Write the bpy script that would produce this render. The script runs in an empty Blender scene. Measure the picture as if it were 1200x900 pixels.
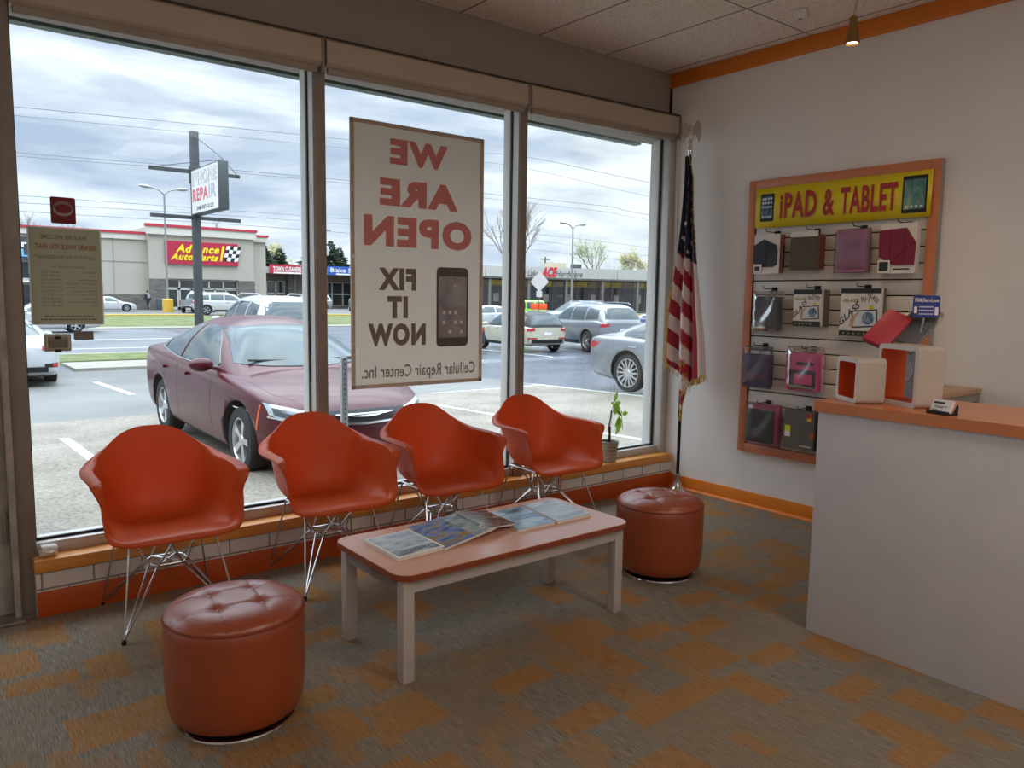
import bpy, bmesh, math, random
from math import sin, cos, pi, radians
from mathutils import Vector, Matrix
from mathutils.bvhtree import BVHTree

sc = bpy.context.scene
COL = sc.collection
random.seed(7)

# ------------------------------------------------------------------ colours and materials
def lin(h):
    h = h.lstrip('#')
    c = [int(h[i:i + 2], 16) / 255 for i in (0, 2, 4)]
    return tuple(x / 12.92 if x <= .04045 else ((x + .055) / 1.055) ** 2.4 for x in c) + (1.0,)

def new_mat(name):
    m = bpy.data.materials.new(name)
    m.use_nodes = True
    return m, m.node_tree.nodes, m.node_tree.links

MATS = {}
def mat(name, h, rough=.5, metal=0.0, coat=0.0, var=.08, vs=6.0, bump=0.0, bs=60.0, spec=.5, sheen=0.0, emit=None, estr=0.0, stretch=None):
    """Principled surface with a little procedural mottling (and bump)."""
    if name in MATS: return MATS[name]
    m, N, L = new_mat(name)
    b = N['Principled BSDF']
    c = lin(h)
    tc = N.new('ShaderNodeTexCoord')
    vec = tc.outputs['Object']
    if stretch:
        mp = N.new('ShaderNodeMapping'); mp.inputs['Scale'].default_value = stretch
        L.new(vec, mp.inputs['Vector']); vec = mp.outputs['Vector']
    nz = N.new('ShaderNodeTexNoise'); nz.inputs['Scale'].default_value = vs; nz.inputs['Detail'].default_value = 4
    L.new(vec, nz.inputs['Vector'])
    r = N.new('ShaderNodeValToRGB')
    r.color_ramp.elements[0].position = .3; r.color_ramp.elements[1].position = .7
    r.color_ramp.elements[0].color = tuple(x * (1 - var) for x in c[:3]) + (1,)
    r.color_ramp.elements[1].color = tuple(min(1, x * (1 + var)) for x in c[:3]) + (1,)
    L.new(nz.outputs['Fac'], r.inputs['Fac'])
    L.new(r.outputs['Color'], b.inputs['Base Color'])
    b.inputs['Roughness'].default_value = rough
    b.inputs['Metallic'].default_value = metal
    b.inputs['Coat Weight'].default_value = coat
    b.inputs['Coat Roughness'].default_value = .05
    b.inputs['Specular IOR Level'].default_value = spec
    b.inputs['Sheen Weight'].default_value = sheen
    if bump:
        n2 = N.new('ShaderNodeTexNoise'); n2.inputs['Scale'].default_value = bs; n2.inputs['Detail'].default_value = 3
        L.new(vec, n2.inputs['Vector'])
        bp = N.new('ShaderNodeBump'); bp.inputs['Strength'].default_value = bump; bp.inputs['Distance'].default_value = .01
        L.new(n2.outputs['Fac'], bp.inputs['Height']); L.new(bp.outputs['Normal'], b.inputs['Normal'])
    if emit:
        b.inputs['Emission Color'].default_value = lin(emit); b.inputs['Emission Strength'].default_value = estr
    MATS[name] = m
    return m

def glass_mat(name, tint='ffffff', refl=1.0, rough=0.0, haze=0.0, haze_col='cfd6d8', ior=1.45):
    """Thin pane: see-through with a Fresnel reflection and, if asked, a little whitish dirt film."""
    if name in MATS: return MATS[name]
    m, N, L = new_mat(name)
    N.remove(N['Principled BSDF'])
    out = N['Material Output']
    t = N.new('ShaderNodeBsdfTransparent'); t.inputs['Color'].default_value = lin(tint)
    g = N.new('ShaderNodeBsdfGlossy'); g.inputs['Roughness'].default_value = rough
    f = N.new('ShaderNodeFresnel'); f.inputs['IOR'].default_value = ior
    mu = N.new('ShaderNodeMath'); mu.operation = 'MULTIPLY'; mu.inputs[1].default_value = refl
    L.new(f.outputs[0], mu.inputs[0])
    mx = N.new('ShaderNodeMixShader')
    L.new(mu.outputs[0], mx.inputs[0]); L.new(t.outputs[0], mx.inputs[1]); L.new(g.outputs[0], mx.inputs[2])
    last = mx.outputs[0]
    if haze:
        d = N.new('ShaderNodeBsdfDiffuse'); d.inputs['Color'].default_value = lin(haze_col)
        tc = N.new('ShaderNodeTexCoord'); nz = N.new('ShaderNodeTexNoise'); nz.inputs['Scale'].default_value = 9; nz.inputs['Detail'].default_value = 5
        L.new(tc.outputs['Object'], nz.inputs['Vector'])
        m2 = N.new('ShaderNodeMath'); m2.operation = 'MULTIPLY'; m2.inputs[1].default_value = haze * 2
        L.new(nz.outputs['Fac'], m2.inputs[0])
        mx2 = N.new('ShaderNodeMixShader')
        L.new(m2.outputs[0], mx2.inputs[0]); L.new(last, mx2.inputs[1]); L.new(d.outputs[0], mx2.inputs[2]); last = mx2.outputs[0]
    L.new(last, out.inputs['Surface'])
    MATS[name] = m
    return m

def lucent_mat(name, h, t=.5, rough=.5, tint=None, gloss=.04, pattern=None):
    """Sheet that lets daylight glow through: diffuse + translucent + a trace of gloss."""
    if name in MATS: return MATS[name]
    m, N, L = new_mat(name)
    b = N['Principled BSDF']; out = N['Material Output']
    b.inputs['Base Color'].default_value = lin(h); b.inputs['Roughness'].default_value = rough
    b.inputs['Specular IOR Level'].default_value = .4
    tc = N.new('ShaderNodeTexCoord'); nz = N.new('ShaderNodeTexNoise'); nz.inputs['Scale'].default_value = 5
    L.new(tc.outputs['Object'], nz.inputs['Vector'])
    rp = N.new('ShaderNodeValToRGB'); c = lin(h)
    rp.color_ramp.elements[0].color = tuple(x * .95 for x in c[:3]) + (1,); rp.color_ramp.elements[1].color = tuple(min(1, x * 1.05) for x in c[:3]) + (1,)
    L.new(nz.outputs['Fac'], rp.inputs['Fac']); L.new(rp.outputs['Color'], b.inputs['Base Color'])
    tr = N.new('ShaderNodeBsdfTranslucent'); tr.inputs['Color'].default_value = lin(tint or h)
    mx = N.new('ShaderNodeMixShader'); mx.inputs[0].default_value = t
    L.new(b.outputs[0], mx.inputs[1]); L.new(tr.outputs[0], mx.inputs[2]); L.new(mx.outputs[0], out.inputs['Surface'])
    MATS[name] = m
    return m

# ------------------------------------------------------------------ mesh building
def BM(): return bmesh.new()

def box(bm, x0, x1, y0, y1, z0, z1, mi=0, bev=0.0, seg=2):
    M = Matrix.Translation(((x0 + x1) / 2, (y0 + y1) / 2, (z0 + z1) / 2)) @ Matrix.Diagonal((x1 - x0, y1 - y0, z1 - z0, 1))
    r = bmesh.ops.create_cube(bm, size=1, matrix=M)
    vs = r['verts']
    fs = {f for v in vs for f in v.link_faces}
    for f in fs: f.material_index = mi
    if bev:
        es = list({e for v in vs for e in v.link_edges})
        rr = bmesh.ops.bevel(bm, geom=es, offset=bev, segments=seg, affect='EDGES', profile=.5)
        for f in rr['faces']: f.material_index = mi
    return vs

def obox(bm, M, sx, sy, sz, mi=0, bev=0.0, seg=2):
    """Box of a size, placed by a matrix."""
    r = bmesh.ops.create_cube(bm, size=1, matrix=M @ Matrix.Diagonal((sx, sy, sz, 1)))
    vs = r['verts']
    for f in {f for v in vs for f in v.link_faces}: f.material_index = mi
    if bev:
        es = list({e for v in vs for e in v.link_edges})
        rr = bmesh.ops.bevel(bm, geom=es, offset=bev, segments=seg, affect='EDGES', profile=.5)
        for f in rr['faces']: f.material_index = mi

def grid(bm, rows, mi=0, cu=False, cv=False):
    V = [[bm.verts.new(p) for p in r] for r in rows]
    n, k = len(V), len(V[0])
    F = []
    for i in range(n if cv else n - 1):
        for j in range(k if cu else k - 1):
            a, b, c, d = V[i][j], V[i][(j + 1) % k], V[(i + 1) % n][(j + 1) % k], V[(i + 1) % n][j]
            try:
                f = bm.faces.new((a, b, c, d)); f.material_index = mi; F.append(f)
            except ValueError: pass
    return V, F

def tube(bm, pts, r, n=8, mi=0, caps=True, closed=False):
    pts = [Vector(p) for p in pts]
    rs = r if isinstance(r, (list, tuple)) else [r] * len(pts)
    rows = []
    up = None
    k = len(pts)
    for i, p in enumerate(pts):
        if closed: d = pts[(i + 1) % k] - pts[i - 1]
        else: d = pts[min(i + 1, k - 1)] - pts[max(i - 1, 0)]
        d.normalize()
        if up is None:
            up = Vector((0, 0, 1)) if abs(d.z) < .9 else Vector((1, 0, 0))
        s = d.cross(up).normalized(); up = s.cross(d).normalized()
        rows.append([p + (s * cos(2 * pi * j / n) + up * sin(2 * pi * j / n)) * rs[i] for j in range(n)])
    V, _ = grid(bm, rows, mi, cu=True, cv=closed)
    if caps and not closed:
        for f in (V[0][::-1], V[-1]):
            try: bm.faces.new(f).material_index = mi
            except ValueError: pass
    return V

def lathe(bm, prof, n=32, c=(0, 0, 0), mi=0, M=None, cap0=True, cap1=True):
    rows = []
    for r, z in prof:
        row = []
        for j in range(n):
            a = 2 * pi * j / n
            p = Vector((r * cos(a), r * sin(a), z))
            p = (M @ p) if M else p + Vector(c)
            row.append(p)
        rows.append(row)
    V, _ = grid(bm, rows, mi, cu=True)
    if cap0 and prof[0][0] > 1e-6: bm.faces.new(V[0][::-1]).material_index = mi
    if cap1 and prof[-1][0] > 1e-6: bm.faces.new(V[-1]).material_index = mi
    return V

def prism(bm, poly, o, ux, uy, ext, mi=0):
    """Polygon (2-D) in the plane o,ux,uy extruded by the vector ext."""
    o, ux, uy, ext = Vector(o), Vector(ux), Vector(uy), Vector(ext)
    a = [bm.verts.new(o + ux * x + uy * y) for x, y in poly]
    b = [bm.verts.new(o + ux * x + uy * y + ext) for x, y in poly]
    k = len(poly)
    fs = [bm.faces.new(a[::-1]), bm.faces.new(b)]
    for i in range(k): fs.append(bm.faces.new((a[i], a[(i + 1) % k], b[(i + 1) % k], b[i])))
    for f in fs: f.material_index = mi
    return fs

def rrect(w, h, r, n=5, cx=0, cy=0):
    P = []
    for sx, sy, a0 in ((1, 1, 0), (-1, 1, 90), (-1, -1, 180), (1, -1, 270)):
        for i in range(n + 1):
            a = radians(a0 + 90 * i / n)
            P.append((cx + sx * (w / 2 - r) + r * cos(a), cy + sy * (h / 2 - r) + r * sin(a)))
    return P

def obj(name, bm, mats, parent=None, smooth=True, ang=38, dbl=True):
    if dbl: bmesh.ops.remove_doubles(bm, verts=bm.verts, dist=1e-5)
    bmesh.ops.recalc_face_normals(bm, faces=bm.faces)
    if smooth:
        lim = radians(ang)
        for f in bm.faces: f.smooth = True
        for e in bm.edges:
            if len(e.link_faces) == 2 and e.calc_face_angle(0) > lim: e.smooth = False
    me = bpy.data.meshes.new(name)
    bm.to_mesh(me); bm.free()
    for m in (mats if isinstance(mats, (list, tuple)) else [mats]): me.materials.append(m)
    o = bpy.data.objects.new(name, me); COL.objects.link(o)
    if parent: o.parent = parent
    return o

def tag(o, label, cat, group=None, kind=None):
    o['label'] = label; o['category'] = cat
    if group: o['group'] = group
    if kind: o['kind'] = kind
    return o

def thing(name, label, cat, loc=(0, 0, 0), rotz=0.0, group=None):
    o = bpy.data.objects.new(name, None); COL.objects.link(o)
    o.empty_display_size = .1
    o.location = loc; o.rotation_euler = (0, 0, rotz)
    return tag(o, label, cat, group)

def structure(o):
    o['kind'] = 'structure'; return o

def kids(o): return [c for c in bpy.data.objects if c.parent == o]

def copy_tree(o, parent=None):
    c = o.copy(); COL.objects.link(c)
    if parent: c.parent = parent
    for ch in kids(o): copy_tree(ch, c)
    return c

# ------------------------------------------------------------------ lettering
_TX = {}
def _text(body, bold):
    if (body, bold) in _TX: return _TX[(body, bold)]
    cu = bpy.data.curves.new('t', 'FONT'); cu.body = body; cu.offset = bold; cu.resolution_u = 3
    cu.space_character = 1.0 + bold * 3
    o = bpy.data.objects.new('t', cu); COL.objects.link(o)
    dg = bpy.context.evaluated_depsgraph_get()
    me = bpy.data.meshes.new_from_object(o.evaluated_get(dg))
    V = [v.co.copy() for v in me.vertices]; F = [tuple(p.vertices) for p in me.polygons]
    bpy.data.objects.remove(o); bpy.data.meshes.remove(me); bpy.data.curves.remove(cu)
    x0 = min(v.x for v in V); x1 = max(v.x for v in V); y0 = min(v.y for v in V); y1 = max(v.y for v in V)
    V = [((v.x - x0) / (x1 - x0), (v.y - y0) / (y1 - y0)) for v in V]
    _TX[(body, bold)] = (V, F)
    return V, F

def text(bm, body, o, ux, uy, bold=.0, mi=0, slant=0.0, mirror=False):
    """Lettering filling the rectangle o, o+ux, o+uy (ux, uy full vectors)."""
    V, F = _text(body, bold)
    o, ux, uy = Vector(o), Vector(ux), Vector(uy)
    vs = [bm.verts.new(o + ux * ((1 - a if mirror else a) + slant * (b - .5)) + uy * b) for a, b in V]
    for f in F:
        try: bm.faces.new([vs[i] for i in f]).material_index = mi
        except ValueError: pass

def lettering(name, items, m, parent=None):
    """items: (body, o, ux, uy[, bold, slant, mirror])"""
    bm = BM()
    for it in items:
        text(bm, it[0], it[1], it[2], it[3], *(it[4:5] or (0,)), 0, *(it[5:7]))
    return obj(name, bm, m, parent, smooth=False, dbl=False)

def ip(keys, x):
    """Smooth (monotone cubic) interpolation through keys."""
    if x <= keys[0][0]: return keys[0][1]
    if x >= keys[-1][0]: return keys[-1][1]
    n = len(keys)
    for i in range(n - 1):
        if keys[i][0] <= x <= keys[i + 1][0]: break
    def sl(a): return (keys[a + 1][1] - keys[a][1]) / (keys[a + 1][0] - keys[a][0])
    def tan(k):
        if k == 0: return sl(0)
        if k == n - 1: return sl(n - 2)
        a, b = sl(k - 1), sl(k)
        return 0 if a * b <= 0 else 2 * a * b / (a + b)
    h = keys[i + 1][0] - keys[i][0]; t = (x - keys[i][0]) / h
    m0, m1 = tan(i) * h, tan(i + 1) * h
    return (2 * t ** 3 - 3 * t * t + 1) * keys[i][1] + (t ** 3 - 2 * t * t + t) * m0 + (-2 * t ** 3 + 3 * t * t) * keys[i + 1][1] + (t ** 3 - t * t) * m1

def cr(P, n, closed=False):
    """Catmull-Rom resampling of a list of vectors, n pieces per span."""
    P = [Vector(p) for p in P]; k = len(P); out = []
    for i in range(k if closed else k - 1):
        if closed: a, b, c, d = P[i - 1], P[i], P[(i + 1) % k], P[(i + 2) % k]
        else: a, b, c, d = P[max(i - 1, 0)], P[i], P[i + 1], P[min(i + 2, k - 1)]
        for j in range(n):
            t = j / n
            out.append(.5 * (2 * b + (c - a) * t + (2 * a - 5 * b + 4 * c - d) * t * t + (3 * b - a - 3 * c + d) * t ** 3))
    if not closed: out.append(P[-1].copy())
    return out
SKY, ZENITH, FILL_POWER, EXPOSURE = .78, 5.9, 13, 0.95
# ------------------------------------------------------------------ special materials
def carpet_mat():
    m, N, L = new_mat('carpet')
    b = N['Principled BSDF']; b.inputs['Roughness'].default_value = .95; b.inputs['Specular IOR Level'].default_value = .1
    tc = N.new('ShaderNodeTexCoord'); P = tc.outputs['Object']
    def noise(scale, vec=P, detail=2, st=None):
        if st:
            mp = N.new('ShaderNodeMapping'); mp.inputs['Scale'].default_value = st; L.new(vec, mp.inputs['Vector']); vec = mp.outputs['Vector']
        n = N.new('ShaderNodeTexNoise'); n.inputs['Scale'].default_value = scale; n.inputs['Detail'].default_value = detail
        L.new(vec, n.inputs['Vector']); return n
    def math_(op, a, b_=None, c=None):
        n = N.new('ShaderNodeMath'); n.operation = op
        for i, v in enumerate((a, b_, c)):
            if v is None: continue
            if isinstance(v, (int, float)): n.inputs[i].default_value = v
            else: L.new(v, n.inputs[i])
        return n.outputs[0]
    def vm(op, a, v):
        n = N.new('ShaderNodeVectorMath'); n.operation = op; L.new(a, n.inputs[0])
        if isinstance(v, tuple): n.inputs[1].default_value = v
        else: L.new(v, n.inputs[1])
        return n.outputs[0]
    jit = noise(90, detail=1)
    j2 = vm('SUBTRACT', jit.outputs['Color'], (.5, .5, .5))
    j3 = vm('MULTIPLY', j2, (.035, .05, 0))
    Q = vm('ADD', P, j3)
    def cells(sx, sy, ox, oy, lo, hi):
        q = vm('ADD', Q, (ox, oy, 10.5))
        s = vm('SNAP', q, (sx, sy, 1000))
        w = N.new('ShaderNodeTexWhiteNoise'); w.noise_dimensions = '3D'; L.new(s, w.inputs['Vector'])
        mr = N.new('ShaderNodeMapRange'); mr.inputs[1].default_value = lo; mr.inputs[2].default_value = hi
        L.new(w.outputs['Value'], mr.inputs[0]); return mr.outputs[0]
    a = cells(.14, .24, .03, .11, .84, .88)
    b2 = cells(.25, .12, .4, .05, .86, .90)
    c = cells(.075, .16, .01, .3, .90, .94)
    blk = math_('MAXIMUM', math_('MAXIMUM', a, b2), math_('MULTIPLY', c, .7))
    tanblk = cells(.34, .42, .2, .17, .2, .8)
    st = noise(1, detail=2, st=(330, 14, 1)); st2 = noise(1, detail=4, st=(90, 5, 1)); fine = noise(330, detail=2)
    def ramp(f, stops):
        r = N.new('ShaderNodeValToRGB'); e = r.color_ramp.elements
        e[0].position, e[0].color = stops[0][0], lin(stops[0][1]); e[1].position, e[1].color = stops[1][0], lin(stops[1][1])
        L.new(f, r.inputs['Fac']); return r.outputs['Color']
    def mix(f, x, y, mode='MIX'):
        n = N.new('ShaderNodeMix'); n.data_type = 'RGBA'; n.blend_type = mode
        if isinstance(f, (int, float)): n.inputs[0].default_value = f
        else: L.new(f, n.inputs[0])
        for k, v in ((6, x), (7, y)):
            if isinstance(v, tuple): n.inputs[k].default_value = v
            else: L.new(v, n.inputs[k])
        return n.outputs[2]
    grey = ramp(st.outputs['Fac'], [(.35, '7f786d'), (.65, 'aca292')])
    tan = ramp(st2.outputs['Fac'], [(.35, '8f785b'), (.65, 'ac9271')])
    tf = math_('MULTIPLY', tanblk, math_('MULTIPLY', st2.outputs['Fac'], 1.5))
    base = mix(math_('MULTIPLY', tf, .6), grey, tan)
    org = ramp(st.outputs['Fac'], [(.3, 'a96f30'), (.7, 'cd914a')])
    of = math_('MULTIPLY', blk, math_('MINIMUM', math_('ADD', math_('MULTIPLY', st2.outputs['Fac'], 1.0), .15), .85))
    col = mix(of, base, org)
    sp = ramp(fine.outputs['Fac'], [(.3, '8a8a8a'), (.7, 'ffffff')])
    col = mix(.8, col, sp, 'MULTIPLY')
    L.new(col, b.inputs['Base Color'])
    bp = N.new('ShaderNodeBump'); bp.inputs['Strength'].default_value = .5; bp.inputs['Distance'].default_value = .006
    L.new(fine.outputs['Fac'], bp.inputs['Height']); L.new(bp.outputs['Normal'], b.inputs['Normal'])
    return m

def grid_lines_mat(name, base, line, sx, sy, ox, oy, wx, wy, rough=.85, speck=True):
    """Ceiling tiles: pattern of thin grid lines over a flecked board."""
    m, N, L = new_mat(name); b = N['Principled BSDF']; b.inputs['Roughness'].default_value = rough; b.inputs['Specular IOR Level'].default_value = .2
    tc = N.new('ShaderNodeTexCoord'); sep = N.new('ShaderNodeSeparateXYZ'); L.new(tc.outputs['Object'], sep.inputs[0])
    def line_(out, size, off, w):
        a = N.new('ShaderNodeMath'); a.operation = 'ADD'; a.inputs[1].default_value = off + 1000 * size; L.new(out, a.inputs[0])
        d = N.new('ShaderNodeMath'); d.operation = 'MODULO'; d.inputs[1].default_value = size; L.new(a.outputs[0], d.inputs[0])
        l = N.new('ShaderNodeMath'); l.operation = 'LESS_THAN'; l.inputs[1].default_value = w; L.new(d.outputs[0], l.inputs[0]); return l.outputs[0]
    mx = N.new('ShaderNodeMath'); mx.operation = 'MAXIMUM'
    L.new(line_(sep.outputs[0], sx, ox, wx), mx.inputs[0]); L.new(line_(sep.outputs[1], sy, oy, wy), mx.inputs[1])
    nz = N.new('ShaderNodeTexNoise'); nz.inputs['Scale'].default_value = 75; nz.inputs['Detail'].default_value = 3; L.new(tc.outputs['Object'], nz.inputs['Vector'])
    r = N.new('ShaderNodeValToRGB'); r.color_ramp.elements[0].position = .36; r.color_ramp.elements[1].position = .48
    c = lin(base); r.color_ramp.elements[0].color = tuple(x * .72 for x in c[:3]) + (1,); r.color_ramp.elements[1].color = c
    L.new(nz.outputs['Fac'], r.inputs['Fac'])
    mi = N.new('ShaderNodeMix'); mi.data_type = 'RGBA'; L.new(mx.outputs[0], mi.inputs[0]); L.new(r.outputs['Color'], mi.inputs[6]); mi.inputs[7].default_value = lin(line)
    L.new(mi.outputs[2], b.inputs['Base Color'])
    return m

def brick_mat():
    m, N, L = new_mat('white_brick'); b = N['Principled BSDF']; b.inputs['Roughness'].default_value = .7
    tc = N.new('ShaderNodeTexCoord'); sep = N.new('ShaderNodeSeparateXYZ'); L.new(tc.outputs['Object'], sep.inputs[0])
    cb = N.new('ShaderNodeCombineXYZ'); L.new(sep.outputs[0], cb.inputs[0]); L.new(sep.outputs[2], cb.inputs[1])
    mp = N.new('ShaderNodeMapping'); mp.inputs['Location'].default_value = (.02, .026, 0); L.new(cb.outputs[0], mp.inputs['Vector'])
    br = N.new('ShaderNodeTexBrick'); L.new(mp.outputs[0], br.inputs['Vector'])
    br.inputs['Scale'].default_value = 1; br.inputs['Brick Width'].default_value = .215; br.inputs['Row Height'].default_value = .078; br.inputs['Mortar Size'].default_value = .0045
    br.inputs['Color1'].default_value = lin('e4e1dc'); br.inputs['Color2'].default_value = lin('d8d4ce'); br.inputs['Mortar'].default_value = lin('8d8983')
    L.new(br.outputs['Color'], b.inputs['Base Color'])
    bp = N.new('ShaderNodeBump'); bp.inputs['Strength'].default_value = .6; bp.inputs['Distance'].default_value = .006; bp.invert = True
    L.new(br.outputs['Fac'], bp.inputs['Height']); L.new(bp.outputs['Normal'], b.inputs['Normal'])
    return m

WHITE_WALL = mat('wall_paint', 'e6e4e2', .75, var=.02, vs=3, bump=.05, bs=120)
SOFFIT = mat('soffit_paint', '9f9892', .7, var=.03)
ORANGE = mat('orange_paint', 'd97a1e', .42, var=.04)
ORANGE_SHADED = mat('orange_shaded', 'b84f14', .45, var=.05)  # orange darkened to put the shade under the window into the colour
SILL = mat('sill_wood', 'dd9748', .45, var=.1, vs=4, stretch=(1, 14, 14))
ALU = mat('frame_aluminium', 'c9c6c2', .45, .35, var=.04)
ALU_DK = mat('frame_aged', '8f8780', .55, .2, var=.12, vs=9)
WEATHERED = mat('weathered_paint', 'a7a29b', .6, var=.22, vs=14, bump=.2, bs=40)
BLACK = mat('black_rubber', '0e0e0f', .55, var=.05)
GLASS = glass_mat('window_glass', 'f8fbfa', .16, haze=.004)
CHROME = mat('chrome', 'd8d9da', .12, 1.0, var=.02)
WHITE = mat('white_plastic', 'e9e8e6', .4, var=.02)
LAM = mat('peach_laminate', 'd6a18a', .2, var=.04, vs=20)
LAM_EDGE = mat('orange_edge', 'c46a38', .38, var=.04)

# ------------------------------------------------------------------ the room
X0, Y0, HC = -9.2, -7.6, 3.27
def room():
    bm = BM(); box(bm, X0, .0, Y0, .02, -.12, 0); structure(obj('floor', bm, carpet_mat(), smooth=False))
    bm = BM(); box(bm, X0, .0, .02, .36, -.3, -.001); structure(obj('floor_threshold', bm, mat('slab_concrete', '8d877d', .8, var=.1), smooth=False))
    bm = BM(); box(bm, X0, .15, Y0, .3, HC, HC + .12)
    structure(obj('ceiling', bm, grid_lines_mat('ceiling_tile', 'ece4da', '7d756d', .64, 1.2, .745, 1.07, .014, .012), smooth=False))
    bm = BM(); box(bm, 0, .18, Y0, .32, -.3, HC); structure(obj('wall_right', bm, WHITE_WALL, smooth=False))
    bm = BM(); box(bm, X0, 0, Y0 - .15, Y0, -.12, HC); structure(obj('wall_back', bm, WHITE_WALL, smooth=False))
    bm = BM(); box(bm, X0 - .15, X0, Y0, .3, -.12, HC); structure(obj('wall_left', bm, WHITE_WALL, smooth=False))
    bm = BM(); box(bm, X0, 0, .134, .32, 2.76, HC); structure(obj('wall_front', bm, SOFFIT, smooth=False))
    bm = BM(); box(bm, -4.45, 0, 0, .3, -.3, .211); structure(obj('wall_knee', bm, brick_mat(), smooth=False))
    bm = BM(); box(bm, X0, -5.78, .0, .3, -.3, .211); structure(obj('wall_knee', bm, bpy.data.materials['white_brick'], smooth=False))
    bm = BM(); box(bm, -4.45, -.002, -.014, 0, 0, .119, bev=.003); structure(obj('baseboard_window', bm, ORANGE_SHADED))
    bm = BM(); box(bm, -4.455, -.012, -.016, .135, .211, .271, bev=.004); structure(obj('trim_1', bm, SILL))
    bm = BM(); box(bm, -.013, 0, Y0, -.012, 0, .105, bev=.003)
    q = [(0, 0)] + [(-.02 * cos(a * pi / 12), .02 * sin(a * pi / 12)) for a in range(7)]
    prism(bm, q, (-.012, Y0, 0), (1, 0, 0), (0, 0, 1), (0, -Y0 - .014, 0), 0)
    structure(obj('baseboard_right', bm, ORANGE))
    bm = BM(); box(bm, -.02, 0, Y0, .13, 3.163, 3.268, bev=.002); structure(obj('trim_2', bm, mat('crown_paint', 'd67a22', .5, var=.03)))
    # narrow corner bead where the front wall meets the right wall
    bm = BM(); box(bm, -.012, 0, .118, .134, 2.88, 3.16); structure(obj('trim_3', bm, mat('corner_gap', '2b2622', .8), smooth=False))
    # glazing: three panes between uprights
    spans = [(-4.435, -3.03), (-2.965, -1.575), (-1.515, -.07)]
    for i, (a, b) in enumerate(spans):
        bm = BM(); box(bm, a, b, .150, .156, .337, 2.80)
        g = structure(obj('window_%d' % (i + 1), bm, GLASS, smooth=False))
        bm = BM()
        box(bm, a - .03, b + .03, .095, .165, .262, .325, 0, .003)      # bottom rail
        box(bm, a - .03, b + .03, .165, .21, .262, .335, 0, .003)
        obj('window_sill', bm, ALU, g)
        bm = BM()
        box(bm, a, b, .138, .150, .325, .337); box(bm, a, a + .012, .138, .150, .337, 2.78); box(bm, b - .012, b, .138, .150, .337, 2.78)
        obj('gasket', bm, BLACK, g, smooth=False)
    for k, (a, b) in enumerate([(-3.03, -2.965), (-1.575, -1.515), (-.07, 0.0), (-4.51, -4.435)]):
        bm = BM()
        box(bm, a, b, .06, .148, .2 if k < 3 else 0, 2.82, 0, .004)
        m1 = ALU_DK if k != 2 else ALU
        t = structure(obj('trim_%d' % (k + 4), bm, m1))
        bm = BM(); box(bm, a - .012, b + .012, .158, .23, .26, 2.82, 0, .003); obj('outer_cap', bm, WHITE, t)
        if k < 2:
            bm = BM(); box(bm, a - .006, a, .075, .135, .325, 2.80); obj('side_channel', bm, ALU, t, smooth=False)
    # entrance door at the left with its threshold
    bm = BM()
    box(bm, -4.68, -4.535, .09, .14, .01, 2.3, 0, .004); box(bm, -5.72, -5.6, .09, .14, .01, 2.3, 0, .004)
    box(bm, -5.6, -4.68, .09, .14, .01, .28, 0, .004); box(bm, -5.6, -4.68, .09, .14, 2.18, 2.3, 0, .004)
    d = structure(obj('door_1', bm, WEATHERED))
    bm = BM(); box(bm, -5.6, -4.68, .112, .118, .28, 2.18); obj('door_pane', bm, GLASS, d, smooth=False)
    bm = BM(); box(bm, -4.56, -4.545, .07, .09, .35, .5, 0, .002); box(bm, -4.56, -4.545, .07, .09, 1.6, 1.75, 0, .002); obj('hinge', bm, ALU_DK, d)
    bm = BM(); box(bm, -4.535, -4.51, .02, .2, 0, 2.82, 0, .003); box(bm, -5.78, -5.72, .02, .2, 0, 2.82, 0, .003); box(bm, -5.72, -4.535, .05, .2, 2.3, 2.4, 0, .003)
    structure(obj('trim_8', bm, WEATHERED))
    bm = BM(); box(bm, -5.72, -4.5, -.04, .22, 0, .014, 0, .004); structure(obj('trim_9', bm, mat('threshold_metal', '8e8a84', .5, .6, var=.2, vs=20)))
    bm = BM(); box(bm, -5.72, -4.535, .13, .136, 2.4, 2.82); structure(obj('window_4', bm, GLASS, smooth=False))
    bm = BM(); box(bm, X0, -5.78, .150, .156, .28, 2.80); structure(obj('window_5', bm, GLASS, smooth=False))  # unseen window left of the door, added to let in more daylight
    bm = BM(); box(bm, X0, -5.78, -.01, .17, .211, .28, 0, .003); structure(obj('trim_10', bm, SILL))
    # outdoor canopy over the shop front
    bm = BM(); box(bm, -9.5, .6, .33, 1.0, 2.96, 3.1); box(bm, -9.5, .6, .98, 1.06, 2.93, 3.1)
    structure(obj('ceiling_canopy', bm, mat('canopy_metal', '5f6d68', .5, var=.15, vs=12), smooth=False))
room()

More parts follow.
